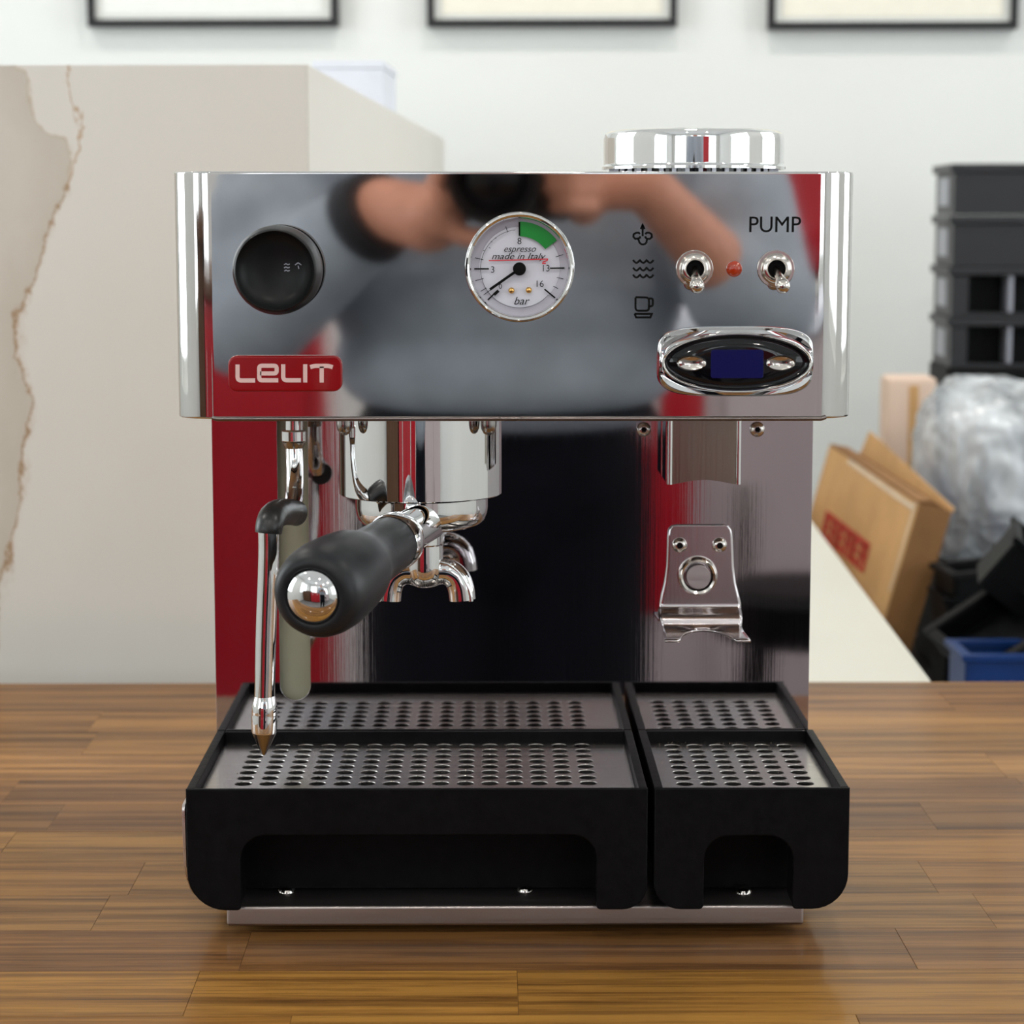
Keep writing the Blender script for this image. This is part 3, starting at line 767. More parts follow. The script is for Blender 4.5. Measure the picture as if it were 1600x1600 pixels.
# --- printed symbols
def ip(x, y): q = P(970 + x * 0.2, 330 + y * 0.2, DF); return (q.x, q.z)
iy = yh(Z(420, DF)) - 0.0004
ic = [[ip(x, y) for x, y in l] for l in (
    [(170, 105), (170, 195)],
    [(155, 140), (170, 105), (185, 140)],
)]
cloud = [ip(*p) for p in ([(150, 178), (140, 168), (120, 168), (100, 180), (98, 200), (112, 216), (132, 214), (140, 228), (146, 246), (160, 258), (172, 260), (188, 256), (200, 244), (202, 230), (206, 216), (226, 216), (242, 202), (240, 180), (222, 168), (202, 168), (190, 180)])]
strokes('steam_symbol', ic + [cloud, [ip(132, 214), ip(148, 208), ip(152, 196)], [ip(206, 216), ip(194, 208), ip(190, 196)]], 15 * .2 * DF / F, iy, M['ink'], mach)
wv = []
for yy in (385, 445, 500):
    wv.append([ip(95 + 160 * i / 32, yy + 22 * abs(math.sin(PI * 3 * i / 32)) - 4) for i in range(33)])
strokes('water_symbol', wv, 15 * .2 * DF / F, iy, M['ink'], mach)
strokes('cup_symbol', [[ip(*p) for p in rc([(115, 675), (115, 778), (220, 778), (220, 675), (115, 672)], 26)], [ip(*p) for p in rc([(222, 682), (250, 682), (250, 740), (222, 745)], 16)],
                       [ip(108, 802), ip(242, 802), ip(230, 830), ip(120, 830), ip(108, 802)]], 15 * .2 * DF / F, iy, M['ink'], mach)
q = P(1210, 352, DF); text('pump_lettering', 'PUMP', (q.x, q.z), 35 * DF / F, M['ink'], mach, yh(q.z) - .0004, thin=0, fit=80 * DF / F)

# --- toggle switches and lamp
for (sx, sy), (tx, ty) in (((1085, 420), (1089, 447)), ((1212, 420), (1223, 447))):
    c = P(sx, sy, DF); y = yh(c.z); u = DF / F
    t = lathe('toggle_switch', [(29 * u, 0), (29 * u, .0012), (28 * u, .0016), (24.5 * u, .0016), (23.5 * u, .0020), (22.5 * u, .0034), (20 * u, .0042), (16 * u, .0044), (14 * u, .0040), (13 * u, .002), (12.5 * u, .0005)], (c.x, y, c.z), (0, -1, 0), M['nut'], mach, seg=40)
    lathe('socket', [(13 * u, .001), (6 * u, .0012), (0, .0013)], (c.x, y, c.z), (0, -1, 0), M['ink'], t, seg=24)
    a = Vector((c.x, y - .002, c.z)); b = P(tx, ty, DF - .016)
    pth = [a.lerp(b, k / 6) for k in range(7)]; dr = (b - a).normalized()
    rr = [.0016, .0018, .0019, .0021, .0024, .0030, .0033]
    pth += [b + dr * .0012, b + dr * .0024, b + dr * .0031]; rr += [.0032, .0024, .0008]
    tube('lever', pth, rr, M['nut'], t, seg=18, ang=60)
c = P(1147, 420, DF); u = DF / F
lathe('indicator_lamp', [(12.5 * u, 0), (12.5 * u, .0008), (11.5 * u, .0016), (8 * u, .0026), (4 * u, .0031), (0, .0032)], (c.x, yh(c.z), c.z), (0, -1, 0), M['orange'], mach, seg=32)

# --- oval display
dy = yh(Z(565, DF)); D0 = DF
disp = loft('display', [(ell(1148, 564.5, 121, 53, D0, 96, 4.2), dy), (ell(1148, 564.5, 122, 54, D0, 96, 4.0), dy - .003), (ell(1148, 564.5, 121, 53, D0, 96, 3.6), dy - .0055), (ell(1148, 565, 119.5, 50.5, D0, 96, 3.0), dy - .0075), (ell(1148.5, 565, 118, 47, D0, 96, 2.3), dy - .0068),
                        (ell(1149, 565, 117, 46.5, D0, 96, 2.05), dy - .0092), (ell(1149, 565, 115, 45, D0, 96), dy - .0100), (ell(1149, 565, 112, 42.5, D0, 96), dy - .0094), (ell(1149, 565, 110.5, 40.5, D0, 96), dy - .0070)], M['chrome'], mach, capl=False, ang=60)
loft('window', [(ell(1149, 565, 111, 41, D0, 64), dy - .0066), (ell(1149, 565, 109, 39, D0, 64), dy - .0073), (ell(1149, 565, 60, 24, D0, 64), dy - .0079), (ell(1149, 565, 8, 4, D0, 64), dy - .0081)], M['glassblack'], disp, ang=60)
a, b = P(1108, 589, D0), P(1190, 545, D0)
flat('screen', [rrect(a.x, b.x, a.z, b.z, .0012)], dy - .0086, .0008, M['screen'], disp, bev=.0001)
for bxp in (1079, 1216):
    loft('button', [(ell(bxp, 566, 24, 12.5, D0, 40), dy - .0070), (ell(bxp, 566, 23, 12, D0, 40), dy - .0086), (ell(bxp, 566, 19, 9.5, D0, 40), dy - .0096), (ell(bxp, 566, 10, 5, D0, 40), dy - .0090), (ell(bxp, 566, 3, 1.5, D0, 40), dy - .0087)], M['nut'], disp, ang=60)

# --- bean hopper lid
hc = P(1083.5, 262, 1.185); hr = 142 * 1.18 / F
lz0 = Z(262, 1.138); lz1 = Z(199.5, 1.145)
lid = thing('hopper_lid', (hc.x, YF + .135, hz1), 'round chrome lid on top of the machine at right', 'lid')
lh = lz1 - lz0
lathe('cap', [(hr * .96, .0006), (hr * 1.0, 0), (hr * 1.002, .0012), (hr * .985, .0022), (hr * .985, lh * .80), (hr * .975, lh * .90), (hr * .93, lh * .965), (hr * .86, lh), (hr * .5, lh + .0006), (0, lh + .0008)], (hc.x, YF + .135, lz0), (0, 0, 1), M['chrome'], lid, seg=96)
gs = []
for i in range(40):
    a = 2 * PI * i / 40
    gs.append(((hc.x + hr * .9 * math.cos(a) - .001, YF + .135 + hr * .9 * math.sin(a) - .001, hz1 + .0002), (hc.x + hr * .9 * math.cos(a) + .001, YF + .135 + hr * .9 * math.sin(a) + .001, lz0 + .001)))
lathe('collar', [(hr * .82, 0), (hr * .88, 0), (hr * .88, lz0 - hz1 + .001), (hr * .82, lz0 - hz1 + .001)], (hc.x, YF + .135, hz1), (0, 0, 1), M['glassblack'], lid, seg=64)
boxes('collar_teeth', gs, M['whitebox'], lid)

# --- group head
gd = 1.108; ghx = X(657, 720, gd); ghr = 0.0393; ghy = CAM.y + gd
gzb = Z(786.5, gd - ghr, 657)
lathe('group_head', [(ghr - .006, 0.0003), (ghr - .0005, 0), (ghr - .0001, .0004), (ghr - .0001, hz0 - gzb - .0005), (ghr - .005, hz0 - gzb)], (ghx, ghy, gzb), (0, 0, 1), M['chrome'], mach, seg=128)
lathe('group_seal', [(ghr - .004, 0), (ghr - .004, -.001), (0, -.001)], (ghx, ghy, gzb + .002), (0, 0, 1), M['ink'], mach, seg=48)
for nx in (538.5, 763.5):
    c = P(nx, 668, 1.078)
    lathe('cap_nut', [(.0038, hz0 - c.z + .001), (.0038, .001), (.0034, -.001), (.0024, -.0028), (.001, -.0036), (0, -.0037)], (c.x, c.y, c.z), (0, 0, 1), M['dark_nut'], mach, seg=24)

# --- steam wand
pts = [P(460, 640, 1.095), P(460, 700, 1.095), P(461, 735, 1.093), P(460.5, 765, 1.088), P(459, 782, 1.080), P(455, 795, 1.070), P(448, 801, 1.062)]
wand = tube('steam_wand', smooth_path(pts, 8), 0.0043, M['chrome'], mach, seg=24, ang=60)
wc = P(459.5, 690, 1.095)
lathe('wand_nut', [(.0045, -.0004), (.0054, 0), (.0060, .0006), (.0060, .0050), (.0054, .0056), (.0040, .0058), (.0040, .0105)], wc, (0, 0, 1), M['chrome'], wand, seg=32)
lathe('wand_ferrule', [(.0043, -.0032), (.0050, -.0018), (.0054, -.0002)], wc, (0, 0, 1), M['dark_nut'], wand, seg=32)
gpts = [P(463, 802, 1.070), P(451, 800, 1.063), P(437, 801, 1.050), P(426, 808, 1.038), P(421, 820, 1.031), P(419.5, 833, 1.030)]
rs = [.0060, .0060, .0062, .0064, .0062, .0060]
sp_ = smooth_path(gpts, 6); rad = []
for i in range(len(sp_)):
    t = i / (len(sp_) - 1) * 5; k = min(int(t), 4); rad.append(rs[k] + (rs[k + 1] - rs[k]) * (t - k) + (0.00018 if (3 < i < 16 and i % 2) else 0))
tube('rubber_grip', sp_, rad, M['rubber'], wand, seg=28, ang=60)
lp_ = smooth_path([P(419, 815, 1.030), P(420, 850, 1.030), P(419, 900, 1.030), P(416, 980, 1.031), P(413.5, 1095, 1.032)], 6)
tube('pipe', lp_, [.0047] * len(lp_), M['chrome'], wand, seg=28, ang=60)
tb = P(412, 1180, 1.032); tt = P(414, 1085, 1.032); hh = (tt - tb).length; k = hh / 95
lathe('nozzle', [(0, 0), (.0008, .0003), (.0030, 16 * k), (.0056, 35 * k), (.00575, 38 * k), (.0059, 62 * k), (.0058, 64 * k), (.0059, 66 * k), (.0057, 78 * k), (.0047, 93 * k), (.0044, 95 * k)], tb, (tt - tb), M['chrome'], wand, seg=40)
lathe('nozzle_point', [(0, -.00005), (.00088, .0003), (.00308, 16 * k), (.00568, 35 * k)], tb, (tt - tb), M['dark_nut'], wand, seg=40)

# --- grinder chute
cd_ = 1.118; cy = CAM.y + cd_
ca, cb = X(1043, 700, cd_), X(1158.5, 700, cd_); czb = Z(757.5, cd_); czm = Z(750.5, cd_)
lp = [(ca + .0022, hz0 - .0008), (ca + .0022, czb)]
for i in range(21):
    t = i / 20; xx = ca + .0022 + (cb - ca - .0044) * t
    lp.append((xx, czb + (czm - czb) * math.sin(PI * t) ** 1.3))
lp += [(cb - .0022, czb), (cb - .0022, hz0 - .0008)]
lp = lp[:2] + lp[3:-3] + lp[-2:]
chute = flat('grinder_chute', [lp], cy + .001, .0009, M['chute'], mach)
for s, xx in ((1, ca), (-1, cb)):
    bm = bmesh.new(); vs_ = rrect(min(xx, xx + s * .0026), max(xx, xx + s * .0026), 0, YB_ - cy, (.0012, .0012, .0002, .0002), 4)
    V = [(x, cy + y, czb) for x, y in vs_] + [(x, cy + y, hz0 - .0006) for x, y in vs_]; m_ = len(vs_)
    mesh('chute_wall', V, [tuple(range(m_)), tuple(range(m_, 2 * m_))[::-1]] + [(i, (i + 1) % m_, m_ + (i + 1) % m_, m_ + i) for i in range(m_)], M['chrome'], chute)
    bm.free()
for sxp, syp, rr in ((1006, 671, 11.5), (1183.5, 671, 12)):
    c = P(sxp, syp, DB - .001); u = DB / F * rr
    s_ = lathe('panel_screw', [(u, 0), (u, .0006), (u * .85, .0018), (u * .5, .0026), (u * .38, .0026), (u * .34, .0012), (0, .0012)], (c.x, YB_, c.z), (0, -1, 0), M['nut'], mach, seg=28)
    lathe('screw_recess', [(u * .36, .0014), (0, .0015)], (c.x, YB_, c.z), (0, -1, 0), M['ink'], s_, seg=6)

# --- portafilter fork bracket below the chute
def fx(px, py): return X(px, py, DB - .002)
prof = []   # (left px, right px, py, forward)
rowsf = [(1058, 1131, 820, 0), (1049, 1139, 822, 0), (1044.5, 1143.5, 828, 0), (1043, 1145, 838, 0), (1042.5, 1146, 860, 0), (1041.5, 1147, 885, 0), (1038, 1150, 910, 0), (1033, 1155, 930, 0), (1031, 1158, 942, 0), (1031, 1158, 948, 0), (1031, 1157.5, 953, .0015), (1030.5, 1157.5, 958, .005), (1030.5, 1157, 965, .0078), (1031, 1157, 972, .0086), (1033, 1156, 978, .0090), (1034, 1156, 981, .0105)]
Vb = []; nu = 25
for l, r_, py, fw in rowsf:
    z = Z(py, DB - .002, 1095); yy = YB_ - .0012 - fw
    dd = DB - .0012 - fw
    for i in range(nu): Vb.append((fx(l, py) + (fx(r_, py) - fx(l, py)) * i / (nu - 1), yy, Z(py, dd, 1095)))
zf = Vb[-1][2]; last = Vb[-nu:]
fz = zf - .0010
xl, xr = last[0][0], last[-1][0]; xm = (xl + xr) / 2; hw = (xr - xl) / 2
for kk in range(1, 7):
    t = kk / 6
    for i in range(nu):
        x = last[i][0]; q = (x - xm) / hw
        reach = .029 if abs(q) > .62 else .029 * (1 - 0.98 * math.sqrt(max(0, 1 - (q / .62) ** 2)))
        Vb.append((x * 1.0 + q * .0012 * t, last[i][1] - reach * t, fz - .0004 * t))
Fb = [(a_ * nu + i, a_ * nu + i + 1, (a_ + 1) * nu + i + 1, (a_ + 1) * nu + i) for a_ in range(len(Vb) // nu - 1) for i in range(nu - 1)]
fork = mesh('fork_bracket', Vb, Fb, M['fork'], mach, ang=60)
md = fork.modifiers.new('thickness', 'SOLIDIFY'); md.thickness = 0.0012; md.offset = 0
for sxp in (1062, 1124.5):
    c = P(sxp, 852, DB - .003); u = 12 * DB / F
    s_ = lathe('fork_screw', [(u, 0), (u, .0008), (u * .85, .0022), (u * .5, .0030), (u * .40, .0030), (u * .34, .0016), (0, .0016)], (c.x, YB_ - .0016, c.z), (0, -1, 0), M['nut'], fork, seg=28)
    lathe('screw_recess', [(u * .42, .0031), (0, .0031)], (c.x, YB_ - .0016, c.z), (0, -1, 0), M['ink'], s_, seg=6)
c = P(1091, 901, DB - .006); u = DB / F
rg = lathe('push_button', [(31.5 * u, 0), (31.5 * u, .002), (29.5 * u, .0042), (27 * u, .0050), (23.5 * u, .0046), (22 * u, .0030), (21.5 * u, .001)], (c.x, YB_ - .0016, c.z), (0, -1, 0), M['nut'], fork, seg=48)
lathe('button_cap', [(19.5 * u, 0), (19.5 * u, .0060), (18.5 * u, .0066), (0, .0066)], (c.x, YB_ - .0016, c.z), (0, -1, 0), M['satin'], rg, seg=48)

# ================================================================== portafilter
pfd = 1.104; pfx = X(659, 800, pfd); pfy = CAM.y + pfd
pf = thing('portafilter', (pfx, pfy, TABLE), 'chrome double spout portafilter with a black handle, locked under the group head', 'portafilter')
pr = 104 * pfd / F; pzb = Z(836, pfd - pr, 659)
ptop = gzb - .0002
ph = ptop - pzb
lathe('basket_holder', [(0, -.0026), (pr * .30, -.0024), (pr * .60, -.0010), (pr * .80, .0004), (pr * .90, .0018), (pr * .955, .0036), (pr * .988, .0062), (pr, .0092), (pr, ph - .0005), (pr * .96, ph)], (pfx, pfy, pzb), (0, 0, 1), M['chrome'], pf, seg=96)
# spout
sd = 1.106; sx_ = X(664, 900, sd); sy_ = CAM.y + sd; zt = pzb; zb_ = Z(921, sd - .006, 660); 
lathe('spout_neck', [(.0105, zt + .003 - zb_), (.0075, zt - .004 - zb_), (.0075, zt - .009 - zb_), (.0088, zt - .0095 - zb_), (.0090, .011), (.0088, .006), (.0070, .0022), (.004, .0004), (0, 0)], (sx_, sy_, zb_), (0, 0, 1), M['chrome'], pf, seg=40)
def sz(y): return Z(y, sd, 664)
def sxx(x): return X(x, 900, sd)
for s in (-1, 1):
    path = [Vector((sx_ + s * (sxx(a_) - sxx(664)), sy_, sz(b_))) for a_, b_ in ((670, 898), (685, 893), (700, 894), (713, 903), (720, 918), (722.5, 937))]
    sp2 = smooth_path(path, 6)
    # open half channel: thick arc in section
    tube('spout', sp2, [.0056] * len(sp2), M['chrome'], pf, seg=24, flat=1.15, ang=60)
    rim = [Vector((p.x + s * .0, p.y, p.z)) for p in smooth_path([Vector((sx_ + s * (sxx(a_) - sxx(664)), sy_ - .0038, sz(b_))) for a_, b_ in ((684, 876), (700, 880), (716, 892), (728, 910), (734, 925), (736, 937.5))], 6)]
    tube('spout_rim', rim, [.0012] * len(rim), M['chrome'], pf, seg=12, ang=60)
    web_o = smooth_path([Vector((sx_ + s * (sxx(a_) - sxx(664)), sy_ - .0035, sz(b_))) for a_, b_ in ((684, 876), (700, 880), (716, 892), (728, 910), (734, 925), (736, 937))], 4)
    web_i = smooth_path([Vector((sx_ + s * (sxx(a_) - sxx(664)), sy_ - .0035, sz(b_))) for a_, b_ in ((682, 900), (692, 896), (702, 902), (708, 914), (711, 925), (712, 937))], 4)
    m_ = len(web_o); vv = web_o + web_i + [p + Vector((0, .007, 0)) for p in web_o + web_i]
    ff = [(i, i + 1, m_ + i + 1, m_ + i) for i in range(m_ - 1)] + [(2 * m_ + i, 3 * m_ + i, 3 * m_ + i + 1, 2 * m_ + i + 1) for i in range(m_ - 1)] + [(i, 2 * m_ + i, 2 * m_ + i + 1, i + 1) for i in range(m_ - 1)]
    mesh('spout_web', vv, ff, M['chrome'], pf, ang=60)
# handle
h0 = P(655, 820, 1.075); h1 = P(488, 932, 0.935)
ax = (h1 - h0); L = ax.length
lathe('neck', [(.0100, -.014), (.0100, L * .17), (.0108, L * .205), (.0126, L * .222), (.0133, L * .236), (.0135, L * .262), (.0133, L * .285), (.0128, L * .30)], h0, ax, M['chrome'], pf, seg=48)
hp = [(.0118, .285), (.0124, .292), (.0127, .31), (.0132, .42), (.0135, .50), (.0140, .55), (.0152, .595), (.0168, .635), (.0182, .68), (.0191, .74), (.0198, .81), (.0201, .87), (.0198, .92), (.0189, .96), (.0172, .988), (.0148, 1.002), (.0124, 1.005), (.0117, 1.001), (.0116, .99)]
hdl = lathe('handle', [(r_, L * t) for r_, t in hp], h0, ax, M['grip'], pf, seg=64, ang=70)
lathe('end_cap', [(.0117, L * .995), (.0113, L * 1.004), (.0096, L * 1.018), (.0069, L * 1.029), (.0035, L * 1.035), (0, L * 1.037)], h0, ax, M['chrome'], hdl, seg=48, ang=70)

# ================================================================== drip trays
def tray(name, label, pxl, pxr, opl, opr, ope, legr, cols, c0px, cpitch, r0y):
    xl, xr = X(pxl, 1300, DT), X(pxr, 1300, DT); zt = Z(1232.5, DT); zb = Z(1422, DT)
    t = thing(name, ((xl + xr) / 2, YT, basez), label, 'drip tray', 'black drip trays')
    ol, orr, oz = X(opl, 1350, DT), X(opr, 1350, DT), Z(ope, DT)
    rb = 62 * DT / F; ro = 40 * DT / F; sm = 0.002
    # front apron with hand opening
    def q(cx, cz, r, a0, a1, n=8): return [(cx + r * math.cos(math.radians(a0 + (a1 - a0) * i / n)), cz + r * math.sin(math.radians(a0 + (a1 - a0) * i / n))) for i in range(n + 1)]
    rl, rr = legr
    lp = [(xl, zt), ] + q(xl + rl, zb + rl, rl, 180, 270) + q(ol - sm, zb + sm, sm, 270, 360, 4) + q(ol + ro, oz - ro, ro, 180, 90) + q(orr - ro, oz - ro, ro, 90, 0) + q(orr + sm, zb + sm, sm, 180, 270, 4) + q(xr - rr, zb + rr, rr, 270, 360) + [(xr, zt)]
    flat('apron', [lp], YT, .0024, M['trayplastic'], t, bev=0.0007)
    wq = .0044; ztb = Z(1159, DB - .004) - .004; xa, xb = xl + wq, xr - wq
    lp2 = [(xa, ztb)] + q(xa + rl * .8, zb + .001 + rl * .8, rl * .8, 180, 270) + q(ol - sm, zb + .001 + sm, sm, 270, 360, 4) + q(ol + ro, oz - ro, ro, 180, 90) + q(orr - ro, oz - ro, ro, 90, 0) + q(orr + sm, zb + .001 + sm, sm, 180, 270, 4) + q(xb - rr * .8, zb + .001 + rr * .8, rr * .8, 270, 360) + [(xb, ztb)]
    flat('apron_core', [lp2], YT + .0025, .0175, M['trayplastic'], t, bev=0.0004)
    # walls and rim
    yb2 = YB_ - .0006; wt_ = .0042
    zb2 = basez + .0012; zi = Z(1159, DB - .004)
    y0 = YT + .0025
    box2('side_wall', (xl + .0001, y0, zb + .0188), (xl + wt_, yb2, zt), M['trayplastic'], t, bev=.0005)
    box2('side_wall', (xr - wt_, y0, zb + .0188), (xr - .0002, yb2, zt), M['trayplastic'], t, bev=.0005)
    box2('rear_wall', (xl + wt_ + .0001, yb2 - .003, zb2 + .012), (xr - wt_ - .0001, yb2, zt - .0002), M['trayplastic'], t, bev=.0005)
    box2('basin', (xl + .006, YF + .026, zb2), (xr - .006, yb2 - .0002, zb2 + .0118), M['trayplastic'], t, bev=.001)
    box2('basin_front', (xl + wt_ + .0001, YF + .024, zb2), (xr - wt_ - .0001, YF + .0259, zi - .004), M['trayplastic'], t, bev=.0005)
    # grate
    gx0, gx1 = xl + wt_ + .0003, xr - wt_ - .0003; gy0, gy1 = YT + .0205, yb2 - .0033
    gy0 = YT + .003
    dist0 = P(c0px, r0y, z=zi); pit = .01105
    hx = [dist0.x + cpitch * i for i in range(cols)]; hy = [dist0.y + pit * j for j in range(8)]
    hr_ = .0041; cw = min(cpitch, pit) / 2 * .98
    V = []; Fc = []; ns = 24
    def sq(a_):
        c_, s_ = math.cos(a_), math.sin(a_); m__ = max(abs(c_), abs(s_)); return c_ / m__, s_ / m__
    for x_ in hx:
        for y_ in hy:
            b0 = len(V)
            for ring in range(4):
                for i in range(ns):
                    a_ = 2 * PI * (i + .5 * 0) / ns
                    if ring == 0: u_, v_ = sq(a_); V.append((x_ + u_ * cpitch / 2, y_ + v_ * pit / 2, zi))
                    elif ring == 1: V.append((x_ + hr_ * 1.05 * math.cos(a_), y_ + hr_ * 1.05 * math.sin(a_), zi))
                    elif ring == 2: V.append((x_ + hr_ * math.cos(a_), y_ + hr_ * math.sin(a_), zi - .0003))
                    else: V.append((x_ + hr_ * math.cos(a_), y_ + hr_ * math.sin(a_), zi - .0016))
            for ring in range(3):
                for i in range(ns):
                    j = (i + 1) % ns; Fc.append((b0 + ring * ns + i, b0 + ring * ns + j, b0 + (ring + 1) * ns + j, b0 + (ring + 1) * ns + i))
    ax0, ax1, ay0, ay1 = hx[0] - cpitch / 2, hx[-1] + cpitch / 2, hy[0] - pit / 2, hy[-1] + pit / 2
    for (a_, b_, c_, d_) in ((gx0, gx1, gy0, ay0), (gx0, gx1, ay1, gy1), (gx0, ax0, ay0, ay1), (ax1, gx1, ay0, ay1)):
        b0 = len(V); V += [(a_, c_, zi), (b_, c_, zi), (b_, d_, zi), (a_, d_, zi)]; Fc.append((b0, b0 + 1, b0 + 2, b0 + 3))
    mesh('grate', V, Fc, M['grate'], t, ang=30, fixn=False)
    box2('water_pan', (gx0, YT + .0203, zi - .012), (gx1, gy1, zi - .011), M['trayplastic'], t, bev=0)
    return t
u = 1.06 / F
tray('drip_tray', 'wide black drip tray with a perforated steel grate, under the portafilter', 291, 1012, 376, 932, 1305, (62 * DT / F, 40 * DT / F), 15, 380, 39.5 * u, 1224.5)
tray('drip_tray', 'narrow black drip tray with a perforated steel grate, under the grinder chute', 1022, 1327, 1100, 1239, 1307, (44 * DT / F, 58 * DT / F), 6, 1070, 38.6 * u, 1224.5)

# ================================================================== clutter at the right
BT = 0.70
bn = thing('work_bench', R2W((0.85, 1.6, 0)), 'dark work bench under the boxes and black bins at right', 'bench')
boxes('bench_top', [((cxr + .01, 0.95, BT - .03), (1.6, 2.45, BT))], M['bench'], bn, bev=.003, xf=RROT)
for bx_ in (cxr + .05, 1.56):
    for by_ in (1.0, 2.4):
        boxes('leg', [((bx_ - .025, by_ - .025, 0.001), (bx_ + .025, by_ + .025, BT - .031))], M['bench'], bn, bev=.002, xf=RROT)
# stack of black bins
def RP(px, py, d): return RI @ P(px, py, d)
b0 = RP(1490, 255, 3.06); bh = (RP(1490, 255, 3.06).z - RP(1490, 575, 3.06).z) / 4
nb = 0; zt_ = b0.z; bw = .26; bdp = .16
proto = None
STK = ['topmost black plastic bin of the stack by the back wall', 'second black plastic bin from the top of the stack', 'third black plastic bin from the top, with an open front', 'fourth black plastic bin from the top, with an open front, above the wrapped bundle']
def make_bin(z1, opened, label):
    x0, y0 = b0.x, b0.y; z0 = z1 - bh; a = .004; lp = .006
    t = thing('storage_bin', R2W((x0 + bw / 2, y0 + bdp / 2, z0)), label, 'bin', 'black plastic bins stacked by the back wall')
    cx = x0 + bw / 2; cyy = y0 + bdp / 2
    rim = [((x0 - .003, y0 - .003, z1 - .012), (x0 + bw + .003, y0 + .004, z1 - .0006)), ((x0 - .003, y0 + bdp - .004, z1 - .012), (x0 + bw + .003, y0 + bdp + .003, z1 - .0006)),
           ((x0 - .003, y0 + .004, z1 - .012), (x0 + .004, y0 + bdp - .004, z1 - .0006)), ((x0 + bw - .004, y0 + .004, z1 - .012), (x0 + bw + .003, y0 + bdp - .004, z1 - .0006))]
    boxes('rim', rim, M['bin'], t, bev=.0012, xf=RROT)
    sh = [((x0 + .002, y0 + .006, z0), (x0 + .006, y0 + bdp - .002, z1 - .0125)), ((x0 + bw - .006, y0 + .006, z0), (x0 + bw - .002, y0 + bdp - .002, z1 - .0125)),
          ((x0 + .006, y0 + bdp - .006, z0), (x0 + bw - .006, y0 + bdp - .002, z1 - .0125)), ((x0 + .006, y0 + .006, z0), (x0 + bw - .006, y0 + bdp - .006, z0 + .003))]
    boxes('shell', sh, M['bin'], t, bev=.0008, xf=RROT)
    # pale strip that paints the glare on the left flank
    boxes('flank_glare', [((x0 + .0008, y0 + .045, z0 + .012), (x0 + .002, y0 + bdp - .035, z1 - .018))], M['binedge'], t, bev=.0004, xf=RROT)
    if not opened:
        boxes('front_face', [((x0 + .002, y0 + .001, z0), (x0 + bw - .002, y0 + .0055, z1 - .0125))], M['bin'], t, bev=.0008, xf=RROT)
    else:
        boxes('front_face', [((x0 + .002, y0 + .001, z0), (x0 + .024, y0 + .0055, z1 - .0125)), ((x0 + .024, y0 + .001, z0), (x0 + bw - .002, y0 + .0055, z0 + .006))], M['bin'], t, bev=.0008, xf=RROT)
        boxes('divider', [((x0 + .077, y0 + .0015, z0 + .0065), (x0 + .083, y0 + bdp - .007, z1 - .0125))], M['binedge'], t, bev=.0008, xf=RROT)
        boxes('black_insert', [((x0 + .026, y0 + .05, z0 + .0035), (x0 + bw - .01, y0 + .06, z1 - .014))], M['deepblack'], t, xf=RROT)
    return t
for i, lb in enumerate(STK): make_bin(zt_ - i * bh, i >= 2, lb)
zlow = zt_ - 4 * bh
sk = thing('storage_cabinet', R2W((b0.x + bw / 2, b0.y + bdp / 2, BT)), 'black cabinet carrying the stacked bins, behind the wrapped bundle', 'cabinet')
boxes('body', [((b0.x - .002, b0.y, BT + .0005), (b0.x + bw + .1, b0.y + bdp, zlow - .0005))], M['bench'], sk, bev=.003, xf=RROT)
boxes('door', [((b0.x + .003, b0.y - .012, BT + .006), (b0.x + bw + .095, b0.y - .0005, zlow - .006))], M['deepblack'], sk, bev=.002, xf=RROT)

# pale carton behind the wrapped bundle
pc0 = RP(1386, 590, 2.90); pc1 = RP(1452, 590, 2.90)
pcx = thing('pale_carton', R2W(((pc0.x + pc1.x) / 2, pc0.y + .06, BT)), 'tall pale pink cardboard carton standing beside the wrapped bundle', 'box')
boxes('carton', [((pc0.x, pc0.y, BT + .0005), (pc1.x + .01, pc0.y + .07, pc0.z))], M['palecard'], pcx, bev=.006, xf=RROT)
boxes('tape_strip', [((pc0.x + .028, pc0.y - .0006, BT + .002), (pc0.x + .040, pc0.y - .0001, pc0.z - .01))], M['card'], pcx, xf=RROT)

# wrapped bundle : black tubs in crumpled film
wc_ = P(1548, 735, 2.74)
wr = thing('wrapped_bundle', (wc_.x, wc_.y, BT), 'bundle of grey parts wrapped in crumpled clear plastic film, in front of the black bins', 'bundle')
bm = bmesh.new(); bmesh.ops.create_icosphere(bm, subdivisions=6, radius=1)
for v in bm.verts:
    p = v.co.copy(); k = 1 + .14 * noise.noise(p * 1.7 + Vector((3, 1, 2))) + .10 * (1 - abs(noise.noise(p * 3.2))) + .035 * noise.noise(p * 9)
    p = Vector((math.copysign(abs(p.x) ** .8, p.x), math.copysign(abs(p.y) ** .8, p.y), math.copysign(abs(p.z) ** .75, p.z)))
    v.co = Vector((wc_.x + p.x * .086 * k, wc_.y + p.y * .075 * k, max(BT + .001, wc_.z + .005 + p.z * .105 * k - .0)))
me = bpy.data.meshes.new('film'); bm.to_mesh(me); bm.free(); link('film', me, M['film'], wr, ang=180)
bm = bmesh.new()
for (px, py, s, rz) in ((1475, 765, (.035, .05, .07), 20), (1565, 790, (.045, .05, .10), -15), (1530, 690, (.07, .05, .05), 35)):
    c = P(px, py, 2.75); bm_box(bm, c, s, .004, 2, Matrix.Rotation(math.radians(rz), 3, 'Y'))
me = bpy.data.meshes.new('contents'); bm.to_mesh(me); bm.free(); link('contents', me, M['binedge'], wr, wn=True)
lw = thing('plastic_tub', (wc_.x, wc_.y, BT), 'grey plastic tub under the wrapped bundle', 'tub')
boxes('tub_body', [((wc_.x - .075, wc_.y - .05, BT + .0005), (wc_.x + .09, wc_.y + .06, wc_.z - .13))], M['bench'], lw, bev=.006)

